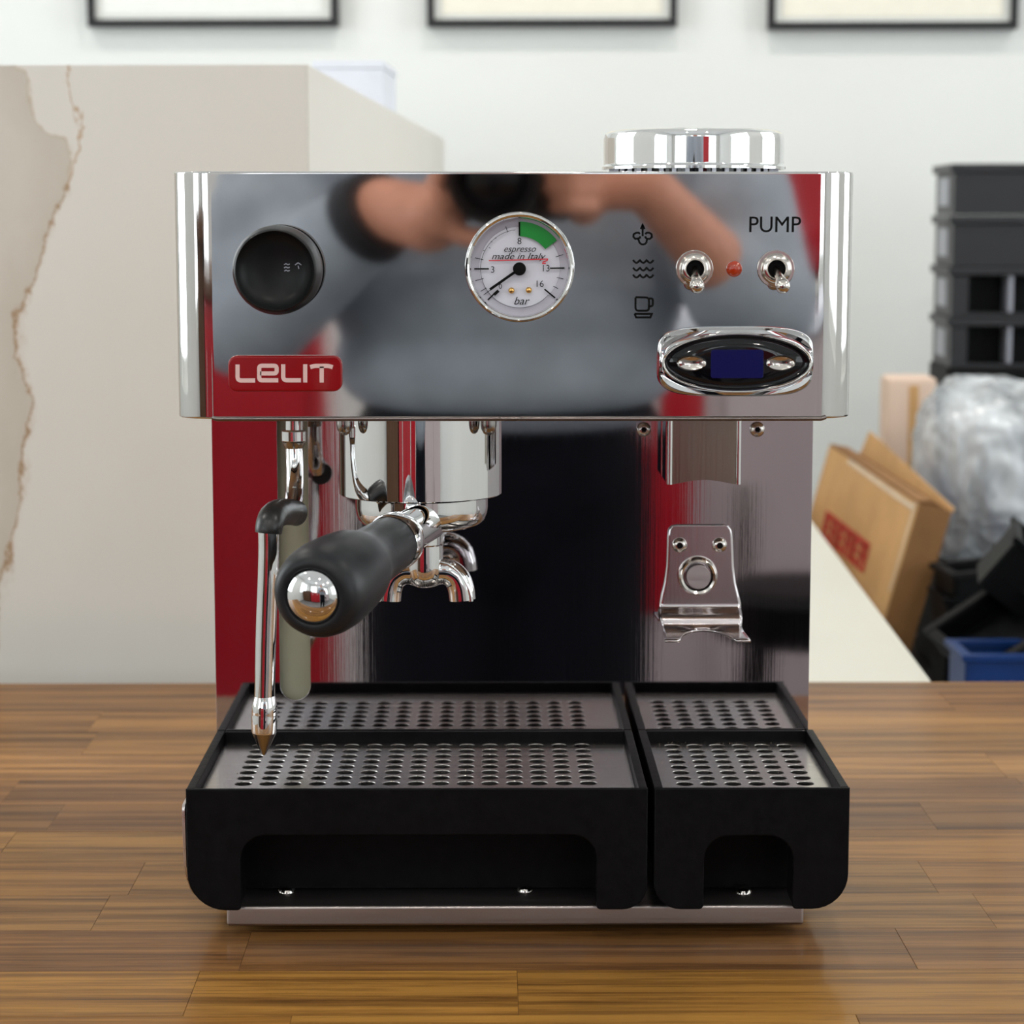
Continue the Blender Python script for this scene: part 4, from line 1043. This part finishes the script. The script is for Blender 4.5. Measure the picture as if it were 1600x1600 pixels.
# open cardboard box, tilted
def solve_box():
    C = P(1432, 786, 2.48); rs_ = [ray(1296, 696), ray(1379, 966), ray(1488, 800)]
    d = [2.33 * 1.117, 2.23 * 1.117, 2.27 * 1.117]
    def pt(i, dd): return CAM + rs_[i] * (dd / rs_[i].y)
    def Fv(d):
        A, B, D = [pt(i, d[i]) - C for i in range(3)]
        return Vector((A.normalized().dot(B.normalized()), A.normalized().dot(D.normalized()), B.normalized().dot(D.normalized())))
    for _ in range(60):
        f = Fv(d); J = Matrix(((0, 0, 0),) * 3)
        for j in range(3):
            e = list(d); e[j] += 1e-5; g_ = (Fv(e) - f) / 1e-5
            for i in range(3): J[i][j] = g_[i]
        try: st = J.inverted() @ f
        except Exception: break
        m_ = max(abs(v) for v in st); sc = min(1, .05 / m_) if m_ > 0 else 1
        d = [d[i] - st[i] * sc for i in range(3)]
    pass
    return C, [pt(i, d[i]) - C for i in range(3)], Fv(d).length
C, (A, B, D), err = solve_box()
if err > .05 or max(A.length, B.length, D.length) > .5:
    A = P(1296, 696, 2.35) - C; B = P(1379, 966, 2.24) - C; D = P(1488, 800, 2.30) - C
ea = A.normalized(); eb = (B - ea * B.dot(ea)).normalized(); ed = ea.cross(eb).normalized()
if ed.dot(D) < 0: ed = -ed
def proj(p):
    q = Vector(p) - CAM; return (800 + F * q.dot(RIGHT) / q.dot(FWD), 800 - F * q.dot(UP) / q.dot(FWD))
la, lb_, ld = A.length, B.length * 1.28, .02
while proj(C + ed * ld)[0] < 1487 and ld < .3: ld += .001
cb = thing('cardboard_box', C + ea * la / 2 + eb * lb_ + ed * ld / 2, 'open brown cardboard box with red printing, tilted beside the cream counter', 'box')
def bxpt(a_, b_, c_): return C + ea * a_ + eb * b_ + ed * c_
def slab(name, p0, p1, p2, p3, nrm, th, mat, parent):
    n_ = Vector(nrm).normalized() * th; V = [p0, p1, p2, p3] + [p + n_ for p in (p0, p1, p2, p3)]
    return mesh(name, V, [(0, 1, 2, 3), (7, 6, 5, 4), (0, 4, 5, 1), (1, 5, 6, 2), (2, 6, 7, 3), (3, 7, 4, 0)], mat, parent, smooth=False)
t3 = .003
slab('front_face', bxpt(0, 0, 0), bxpt(la, 0, 0), bxpt(la, lb_, 0), bxpt(0, lb_, 0), ed, t3, M['card'], cb)
slab('back_face', bxpt(0, 0, ld), bxpt(la, 0, ld), bxpt(la, lb_, ld), bxpt(0, lb_, ld), -ed, t3, M['cardshade'], cb)
slab('side_face', bxpt(0, 0, t3), bxpt(0, 0, ld - t3), bxpt(0, lb_, ld - t3), bxpt(0, lb_, t3), ea, t3, M['cardshade'], cb)
slab('side_face', bxpt(la, 0, t3), bxpt(la, 0, ld - t3), bxpt(la, lb_, ld - t3), bxpt(la, lb_, t3), -ea, t3, M['card'], cb)
slab('bottom_face', bxpt(t3, lb_, t3), bxpt(la - t3, lb_, t3), bxpt(la - t3, lb_, ld - t3), bxpt(t3, lb_, ld - t3), -eb, t3, M['card'], cb)
fl = (-eb * .90 + ed * .1).normalized()
slab('flap', bxpt(0, .0, ld), bxpt(la, .0, ld), bxpt(la, 0, ld) + fl * .030, bxpt(0, 0, ld) + fl * .004 , ed, .002, M['card'], cb)
fl = (-eb * .15 + ed).normalized()
slab('flap', bxpt(.002, -.001, 0), bxpt(la - .002, -.001, 0), bxpt(la - .02, -.001, 0) + fl * ld * .45, bxpt(.01, -.001, 0) + fl * ld * .45, -eb, .002, M['cardshade'], cb)
fl = (-eb * .6 - ea * .35 + ed * .2).normalized()
o_ = -ed * .0006
slab('tape', bxpt(-.0004, .003, 0) + o_, bxpt(la * .75, .0, 0) + o_, bxpt(la * .75, .006, 0) + o_, bxpt(-.0004, .010, 0) + o_, ed, .0005, M['tape'], cb)
slab('tape', bxpt(0, .0, 0) + o_, bxpt(.006, 0, 0) + o_, bxpt(.006, lb_ * .6, 0) + o_, bxpt(0, lb_ * .6, 0) + o_, ed, .0005, M['tape'], cb)
def onface(px, py):     # front face coordinates of a pixel
    r = ray(px, py); nrm = ed; t = (C - CAM).dot(nrm) / r.dot(nrm); q = CAM + r * t - C
    return q.dot(ea), q.dot(eb)
s0 = onface(1292, 797); s1 = onface(1361, 850); s2 = onface(1350, 896); s3 = onface(1283, 838)
def sp_pt(u, v):
    a_ = (s0[0] * (1 - u) + s1[0] * u) * (1 - v) + (s3[0] * (1 - u) + s2[0] * u) * v
    b_ = (s0[1] * (1 - u) + s1[1] * u) * (1 - v) + (s3[1] * (1 - u) + s2[1] * u) * v
    return bxpt(a_, b_, 0) - ed * .0009
# bold red block capitals, too blurred in the photograph to read
def stamp(segs):
    V = []; Fc = []
    for (u0, v0, u1, v1) in segs:
        b_ = len(V); V += [sp_pt(u0, v0), sp_pt(u1, v0), sp_pt(u1, v1), sp_pt(u0, v1)]; Fc.append((b_, b_ + 1, b_ + 2, b_ + 3))
    return V, Fc
segs = [(0, 0, 1, .09), (0, .91, 1, 1), (0, 0, .02, 1), (.98, 0, 1, 1)]
for i in range(6):
    u0 = .015 + i * .165; u1 = u0 + .145
    segs += [(u0, .10, u0 + .065, .90), (u0, .10, u1, .30), (u0, .42, u1 - .01, .60)]
    if i % 2 == 0: segs += [(u0, .74, u1, .90)]
    else: segs += [(u1 - .045, .10, u1, .90)]
V, Fc = stamp(segs); mesh('red_printing', V, Fc, M['stamp'], cb, smooth=False)

# black crates and parts
def open_crate(name, label, cat, c, size, rot, mat, group=None, th=.004, ribs=0, rimmat=None):
    t = thing(name, c, label, cat, group); Rm = rot; c = Vector(c)
    w_, d_, h_ = size
    def bx(nm, lst, mt, bev=.0008):
        bm = bmesh.new()
        for cc, ss in lst: bm_box(bm, c + Rm @ Vector(cc), ss, bev, 2, Rm)
        me = bpy.data.meshes.new(nm); bm.to_mesh(me); bm.free(); return link(nm, me, mt, t, wn=True)
    bx('side', [((0, -d_ / 2, h_ / 2), (w_, th, h_)), ((0, d_ / 2, h_ / 2), (w_, th, h_)), ((-w_ / 2, 0, h_ / 2), (th, d_, h_)), ((w_ / 2, 0, h_ / 2), (th, d_, h_))], mat)
    bx('base', [((0, 0, th / 2), (w_ - th, d_ - th, th))], mat)
    bx('rim', [((0, -d_ / 2 - .001, h_ + .003), (w_ + .012, .010, .006)), ((0, d_ / 2 + .001, h_ + .003), (w_ + .012, .010, .006)), ((-w_ / 2 - .001, 0, h_ + .003), (.010, d_ - .012, .006)), ((w_ / 2 + .001, 0, h_ + .003), (.010, d_ - .012, .006))], rimmat or mat)
    if ribs:
        for i in range(ribs):
            bx('rib', [((-w_ / 2 + w_ * (i + .5) / ribs, -d_ / 2 - .004, h_ * .45), (.005, .006, h_ * .85))], mat)
    return t
def eul(x, y, z): return (Matrix.Rotation(math.radians(z), 3, 'Z') @ Matrix.Rotation(math.radians(y), 3, 'Y') @ Matrix.Rotation(math.radians(x), 3, 'X'))
c = P(1585, 1100, 2.05); ztop = Z(1022, 2.0, 1550)
blx = X(1512, 1020, 2.0)
open_crate('plastic_crate', 'bright blue plastic crate full of black parts at the right edge', 'crate', (blx + .12, CAM.y + 2.0 + .035, BT), (.24, .07, ztop - BT - .006), eul(0, 0, 0), M['blue'], ribs=9)
open_crate('parts_tray', 'black tray with a pale rim, lying tilted in the blue crate', 'tray', P(1575, 1000, 2.08) + Vector((0, 0, -.005)), (.09, .11, .022), eul(12, -32, 8), M['deepblack'], rimmat=M['bench'])
open_crate('black_tub', 'black square tub standing on its corner beside the wrapped bundle', 'tub', P(1562, 925, 2.14), (.05, .07, .052), eul(8, 38, -6), M['deepblack'])
cr0 = P(1474, 935, 2.40)
open_crate('black_crate', 'upright black crate standing between the cardboard box and the blue crate', 'crate', (cr0.x + .075, cr0.y + .04, BT), (.14, .08, cr0.z - BT - .006), eul(0, 0, 0), M['deepblack'], ribs=5)
open_crate('slotted_tray', 'small black tray lying slightly tilted on the upright black crate', 'tray', (cr0.x + .06, cr0.y + .04, cr0.z + .004), (.10, .07, .022), eul(0, -5, 6), M['deepblack'], rimmat=M['bench'])

# ================================================================== photographer and camera (seen mirrored in the machine)
def capsule(bm, a, b, ra, rb, seg=14):
    a, b = Vector(a), Vector(b); n_ = 5; d = b - a
    if d.length < 1e-6: d = Vector((0, 0, 1e-5))
    ax_, u_, v_ = frame_of(d); rings = []
    prof_ = [(ra * math.cos(t), -ra * math.sin(t)) for t in [PI / 2 * (1 - i / n_) for i in range(n_ + 1)]] + [(rb * math.cos(t), d.length + rb * math.sin(t)) for t in [PI / 2 * i / n_ for i in range(n_ + 1)]]
    for r_, h_ in prof_:
        rings.append([bm.verts.new(a + ax_ * h_ + u_ * (max(r_, 1e-5) * math.cos(2 * PI * k / seg)) + v_ * (max(r_, 1e-5) * math.sin(2 * PI * k / seg))) for k in range(seg)])
    for r0, r1 in zip(rings, rings[1:]):
        for k in range(seg): bm.faces.new((r0[k], r0[(k + 1) % seg], r1[(k + 1) % seg], r1[k]))
    bm.faces.new(rings[0][::-1]); bm.faces.new(rings[-1])
def ellipsoid(bm, c, s, rot=None):
    r_ = bmesh.ops.create_icosphere(bm, subdivisions=3, radius=1); m = Matrix.Translation(Vector(c)) @ (rot.to_4x4() if rot else Matrix.Identity(4)) @ Matrix.Diagonal(Vector(s).to_4d())
    m[3][3] = 1; bmesh.ops.transform(bm, matrix=m, verts=r_['verts'])
def fuse(name, build, voxel, mat, parent, smooth_it=6):
    bm = bmesh.new(); build(bm); me = bpy.data.meshes.new(name); bm.to_mesh(me); bm.free()
    o = bpy.data.objects.new('tmp', me); COL.objects.link(o)
    r_ = o.modifiers.new('r', 'REMESH'); r_.mode = 'VOXEL'; r_.voxel_size = voxel
    s_ = o.modifiers.new('s', 'SMOOTH'); s_.factor = .5; s_.iterations = smooth_it
    dg = bpy.context.evaluated_depsgraph_get(); dg.update()
    m2 = bpy.data.meshes.new_from_object(o.evaluated_get(dg)); bpy.data.objects.remove(o)
    return link(name, m2, mat, parent, ang=180)
per = thing('person', (0.02, -1.52, 0), 'person in a grey sweatshirt and black trousers holding a camera, mirrored in the polished machine', 'person')
PXo, PYo = 0.015, -1.50
def V3(x, y, z): return Vector((PXo + x, PYo + y, z))
elL, elR = V3(-.275, .10, 1.085), V3(.265, .10, 1.10)
wrL, wrR = V3(-.125, .265, 1.205), V3(.135, .285, 1.225)
shL, shR = V3(-.185, .0, 1.415), V3(.185, .0, 1.415)
def body(bm):
    capsule(bm, V3(0, .005, 1.43), V3(0, .045, 1.53), .056, .054)
    hd = V3(0, .075, 1.615)
    ellipsoid(bm, hd, (.076, .094, .108)); ellipsoid(bm, hd + Vector((0, .03, -.06)), (.055, .06, .055))
    capsule(bm, hd + Vector((0, .09, .01)), hd + Vector((0, .108, -.022)), .009, .013)           # nose
    capsule(bm, hd + Vector((-.022, .078, -.058)), hd + Vector((.022, .078, -.058)), .009, .009)  # lips
    capsule(bm, hd + Vector((0, .06, -.098)), hd + Vector((0, .065, -.095)), .02, .02)
    for s in (-1, 1): ellipsoid(bm, hd + Vector((s * .078, -.005, -.005)), (.010, .020, .032))
    for sh, el, wr_ in ((shL, elL, wrL), (shR, elR, wrR)):
        capsule(bm, sh, el, .046, .038); capsule(bm, el, wr_, .038, .026)
    capsule(bm, V3(-.12, 0, 1.38), V3(.12, 0, 1.38), .07, .07); capsule(bm, V3(0, 0, 1.0), V3(0, 0, 1.35), .10, .11)
    capsule(bm, V3(-.07, 0, .93), V3(.07, 0, .93), .09, .09)
    for s in (-1, 1):
        capsule(bm, V3(s * .08, 0, .88), V3(s * .088, .01, .50), .078, .052); capsule(bm, V3(s * .088, .01, .50), V3(s * .115, -.03, .09), .050, .036)
        capsule(bm, V3(s * .12, -.04, .05), V3(s * .14, .13, .03), .034, .028)
    # right hand: closes on the camera grip
    g0 = Vector((.088, -1.215, 1.228))
    capsule(bm, wrR, g0, .025, .026); capsule(bm, g0 + Vector((0, 0, .018)), g0 + Vector((0, .0, -.022)), .022, .020)
    for k in range(4):
        z = 1.262 - .0185 * k; ln = (.0, .004, .002, -.004)[k]
        a = Vector((.094, -1.205, z)); b = Vector((.093, -1.170, z)); c_ = Vector((.074, -1.158, z)); d_ = Vector((.054 - ln, -1.166, z - .001))
        capsule(bm, a, b, .0095, .009, 10); capsule(bm, b, c_, .009, .0085, 10); capsule(bm, c_, d_, .0085, .0072, 10)
    capsule(bm, g0 + Vector((0, -.01, .02)), Vector((.072, -1.248, 1.262)), .012, .0105, 10); capsule(bm, Vector((.072, -1.248, 1.262)), Vector((.045, -1.250, 1.268)), .0105, .009, 10)
    # left hand: cradles the lens from below
    g1 = Vector((-.062, -1.185, 1.195))
    capsule(bm, wrL, g1, .030, .033); capsule(bm, g1 + Vector((.0, -.02, 0)), g1 + Vector((.004, .024, .004)), .029, .025)
    for k in range(4):
        y = -1.152 - .019 * k; ex = (0, .004, .003, -.003)[k]
        a = Vector((-.052, y, 1.188)); b = Vector((-.028, y, 1.178)); c_ = Vector((.004, y, 1.176)); d_ = Vector((.030 + ex, y, 1.186))
        capsule(bm, a, b, .0098, .0092, 10); capsule(bm, b, c_, .0092, .0085, 10); capsule(bm, c_, d_, .0085, .0072, 10)
    capsule(bm, g1 + Vector((-.004, .0, .014)), Vector((-.058, -1.165, 1.228)), .0125, .011, 10); capsule(bm, Vector((-.058, -1.165, 1.228)), Vector((-.048, -1.155, 1.252)), .011, .009, 10)
bod = fuse('body', body, .0052, M['skin'], per, 3)
def sweater(bm):
    capsule(bm, V3(-.06, .02, 1.395), V3(.06, .02, 1.395), .088, .088); capsule(bm, V3(-.135, 0, 1.385), V3(.135, 0, 1.385), .090, .090); capsule(bm, V3(-.06, 0, 1.10), V3(-.085, .0, 1.33), .132, .125); capsule(bm, V3(.06, 0, 1.10), V3(.085, .0, 1.33), .132, .125)
    capsule(bm, V3(0, .035, 1.11), V3(0, .02, 1.3), .13, .115)
    for k in range(20):
        a0, a1 = 2 * PI * k / 20, 2 * PI * (k + 1) / 20
        for zz, ex in ((1.032, 1.0), (1.10, 1.03)): capsule(bm, V3(.145 * ex * math.cos(a0), .01 + .105 * ex * math.sin(a0), zz), V3(.145 * ex * math.cos(a1), .01 + .105 * ex * math.sin(a1), zz), .048, .048)
    ellipsoid(bm, V3(0, .01, 1.09), (.16, .12, .08))
    for sh, el, wr_, fr in ((shL, elL, wrL, .94), (shR, elR, wrR, .22)):
        capsule(bm, sh, el, .078, .066); capsule(bm, el, el.lerp(wr_, fr - (.10 if fr > .5 else 0)), .066, .046 if fr > .5 else .060)
        for k in range(5):
            c_ = sh.lerp(el, .3 + .15 * k); capsule(bm, c_ + Vector((0, .03, .02)), c_ + Vector((.02, .05, -.02)), .052 + .012 * (k % 2), .05)
swm = fuse('sweatshirt', sweater, .009, M['sweater'], per, 5)
tube('cuff', [elL.lerp(wrL, .90), elL.lerp(wrL, 1.0)], [.047, .042], M['cuff'], per, seg=28)
tube('cuff', [elR.lerp(wrR, .20), elR.lerp(wrR, .30)], [.060, .052], M['cuff'], per, seg=28)
ring_ = [V3(.068 * math.cos(a), .012 + .064 * math.sin(a), 1.462 - .012 * math.sin(a)) for a in [2 * PI * i / 32 for i in range(33)]]
tube('collar', ring_, .010, M['cuff'], per, seg=10)
def pants(bm):
    capsule(bm, V3(-.06, 0, .922), V3(.06, 0, .922), .120, .120); capsule(bm, V3(0, 0, .88), V3(0, 0, .93), .12, .12)
    for s in (-1, 1):
        capsule(bm, V3(s * .08, 0, .88), V3(s * .088, .01, .50), .102, .084); capsule(bm, V3(s * .088, .01, .50), V3(s * .105, -.03, .12), .084, .066)
fuse('trousers', pants, .010, M['trousers'], per, 5)
for s in (-1, 1):
    def shoe(bm, s=s): capsule(bm, V3(s * .12, -.05, .050), V3(s * .143, .14, .044), .046, .042); capsule(bm, V3(s * .12, -.04, .10), V3(s * .12, -.04, .06), .045, .048)
    fuse('shoe', shoe, .008, M['shoe'], per, 4)
def hair(bm):
    hd = V3(0, .058, 1.632); ellipsoid(bm, hd, (.086, .098, .104)); ellipsoid(bm, hd + Vector((0, -.03, -.03)), (.082, .072, .09))
tube('mouth', [V3(-.018 + .006 * k, .1635 + .0016 * math.sin(PI * k / 6), 1.557) for k in range(7)], [.0008, .0022, .003, .0032, .003, .0022, .0008], M['redlip'], per, seg=10)
hr_o = fuse('hair', hair, .007, M['hair'], per, 3)
for s in (-1, 1):
    ey = lathe('eye', [(0, -.010), (.0075, -.007), (.010, 0), (.0075, .007), (.004, .0095), (0, .010)], V3(s * .029, .1545, 1.622), (0, 1, 0), M['eye'], per, seg=20)
    lathe('iris', [(.0050, .0092), (.0042, .0102), (0, .0106)], V3(s * .029, .1545, 1.622), (0, 1, 0), M['hair'], ey, seg=16)
    tube('eyebrow', [V3(s * (.016 + .006 * k), .1665 - .0028 * k, 1.643 + .0012 * math.sin(k)) for k in range(5)], [.0015, .003, .003, .0025, .001], M['hair'], per, seg=8)
# the camera in the hands
kam = thing('camera', (0, -1.17, 1.236), 'black camera held in front of the person, mirrored above the pressure gauge', 'camera')
cz = CAM.z
box('camera_body', (0.012, -1.205, cz - .002), (.126, .045, .084), M['camblack'], kam, bev=.008, seg=3)
box('viewfinder', (0, -1.205, cz + .050), (.05, .046, .022), M['camblack'], kam, bev=.006, seg=3)
lathe('hand_grip', [(0, 0), (.013, .002), (.016, .008), (.016, .070), (.013, .076), (0, .078)], (.060, -1.182, cz - .042), (0, 0, 1), M['camblack'], kam, seg=28)
lens = lathe('lens', [(.030, 0), (.036, .002), (.036, .030), (.0375, .032), (.0375, .055), (.036, .057), (.037, .070), (.0435, .082), (.0435, .118), (.0415, .118), (.038, .100), (.034, .094), (.0335, .090)], (0, -1.182, cz), (0, 1, 0), M['camblack'], kam, seg=64)
lathe('glass', [(.034, .090), (.026, .0945), (.014, .097), (0, .098)], (0, -1.182, cz), (0, 1, 0), M['glassblack'], lens, seg=48)
lathe('shutter_button', [(.006, 0), (.006, .003), (.004, .0045), (0, .0045)], (.052, -1.19, cz + .040), (0, 0, 1), M['nut'], kam, seg=20)

# ================================================================== furniture behind the photographer
rc1 = thing('red_cabinet', R2W((-.62, -2.62, 0)), 'glossy red enamelled cabinet with a wooden top, left behind the person', 'cabinet')
boxes('body', [((-1.25, -2.9, 0.06), (-.20, -2.36, 1.04))], M['redpaint'], rc1, bev=.02, xf=RROT)
boxes('top', [((-1.27, -2.92, 1.041), (-.18, -2.34, 1.07))], M['darkwood'], rc1, bev=.004, xf=RROT)
boxes('plinth', [((-1.22, -2.87, 0.001), (-.23, -2.40, 0.059))], M['bench'], rc1, xf=RROT)
for x0_ in (-1.22, -.71):
    dr_ = boxes('door', [((x0_, -2.359, 0.1), (x0_ + .48, -2.345, 1.0))], M['redpaint'], rc1, bev=.004, xf=RROT)
    boxes('handle', [((x0_ + .22, -2.3445, .78), (x0_ + .26, -2.33, .96))], M['chrome'], dr_, bev=.004, xf=RROT)
wc1 = thing('wood_counter', R2W((-1.85, -2.62, 0)), 'brown wooden counter with a plank front, far left behind the person', 'counter')
boxes('worktop', [((-2.4, -2.95, 1.12), (-1.29, -2.30, 1.16))], M['darkwood'], wc1, bev=.004, xf=RROT)
for i in range(7):
    a_ = -2.38 + i * .153; boxes('plank', [((a_, -2.37, .03), (a_ + .148, -2.35, 1.118))], M['darkwood'], wc1, bev=.003, xf=RROT)
boxes('carcass', [((-2.37, -2.92, 0.001), (-1.32, -2.371, 1.118))], M['bench'], wc1, xf=RROT)
pc = thing('grey_cabinet', R2W((.80, -2.75, 0)), 'pale grey cabinet with two doors, right behind the person', 'cabinet')
boxes('body', [((.22, -3.05, .05), (1.5, -2.50, .98))], M['palegrey'], pc, bev=.008, xf=RROT)
boxes('top', [((.20, -3.07, .981), (1.52, -2.48, 1.01))], M['whitebox'], pc, bev=.004, xf=RROT)
boxes('plinth', [((.26, -3.0, .001), (1.46, -2.56, .049))], M['bench'], pc, xf=RROT)
for x0_ in (.42, .96):
    dr_ = boxes('door', [((x0_, -2.499, .10), (x0_ + .52, -2.485, .95))], M['palegrey'], pc, bev=.004, xf=RROT)
    boxes('handle', [((x0_ + .04, -2.4845, .62), (x0_ + .06, -2.465, .80))], M['nut'], dr_, bev=.003, xf=RROT)
boxes('red_strip', [((.315, -2.499, .58), (.385, -2.488, .95))], M['redpaint'], pc, bev=.003, xf=RROT)
rm = thing('red_machine', R2W((.62, -2.77, 1.011)), 'red rounded coffee machine standing on the pale grey cabinet', 'coffee machine')
box('base', R2W((.62, -2.77, 1.035)), (.46, .38, .046), M['chrome'], rm, bev=.01)
box('housing', R2W((.62, -2.77, 1.27)), (.50, .42, .42), M['redpaint'], rm, bev=.07, seg=6)
box('warmer_rail', R2W((.62, -2.77, 1.495)), (.42, .34, .03), M['chrome'], rm, bev=.008)
st = thing('bar_stool', R2W((.50, -2.05, 0)), 'black bar stool standing before the pale grey cabinet', 'stool')
sc_ = R2W((.50, -2.05, 0))
lathe('seat', [(0, .62), (.12, .62), (.135, .63), (.135, .685), (.12, .70), (0, .705)], sc_, (0, 0, 1), M['deepblack'], st, seg=40)
for k in range(4):
    a_ = PI / 4 + k * PI / 2; p0 = sc_ + Vector((.10 * math.cos(a_), .10 * math.sin(a_), .62)); p1 = sc_ + Vector((.19 * math.cos(a_), .19 * math.sin(a_), .001))
    tube('leg', [p0, p1], .013, M['deepblack'], st, seg=14)
tube('foot_ring', [sc_ + Vector((.165 * math.cos(t_), .165 * math.sin(t_), .25)) for t_ in [2 * PI * i / 32 for i in range(33)]], .008, M['nut'], st, seg=10)

# fine coffee dust on the trays: nobody could count it
random.seed(5)
bm = bmesh.new(); zg = Z(1159, DB - .004)
def speck(x, y, z, r):
    v = [bm.verts.new((x + r * random.uniform(-1, 1), y + r * random.uniform(-1, 1), z + r * random.uniform(.1, .6))) for _ in range(3)] + [bm.verts.new((x, y, z + r * .9))]
    for a_, b_, c_ in ((0, 1, 2), (0, 1, 3), (1, 2, 3), (0, 2, 3)): bm.faces.new((v[a_], v[b_], v[c_]))
gx0_, gx1_ = X(300, 1230, DT) + .006, X(1320, 1230, DT) - .006
for _ in range(170):
    q_ = random.random() ** .6; speck(gx0_ + (gx1_ - gx0_) * q_, random.uniform(YT + .03, YB_ - .006), zg, random.uniform(.00018, .00040))
for _ in range(40): speck(random.uniform(X(1022, 1232, DT) + .01, gx1_), YB_ - random.uniform(.006, .02), zg, random.uniform(.0002, .0005))
me = bpy.data.meshes.new('coffee_dust'); bm.to_mesh(me); bm.free()
o = link('coffee_dust', me, M['dust'], None, smooth=False)
tag(o, 'fine specks of coffee dust scattered over the tray grates', 'coffee dust', kind='stuff')
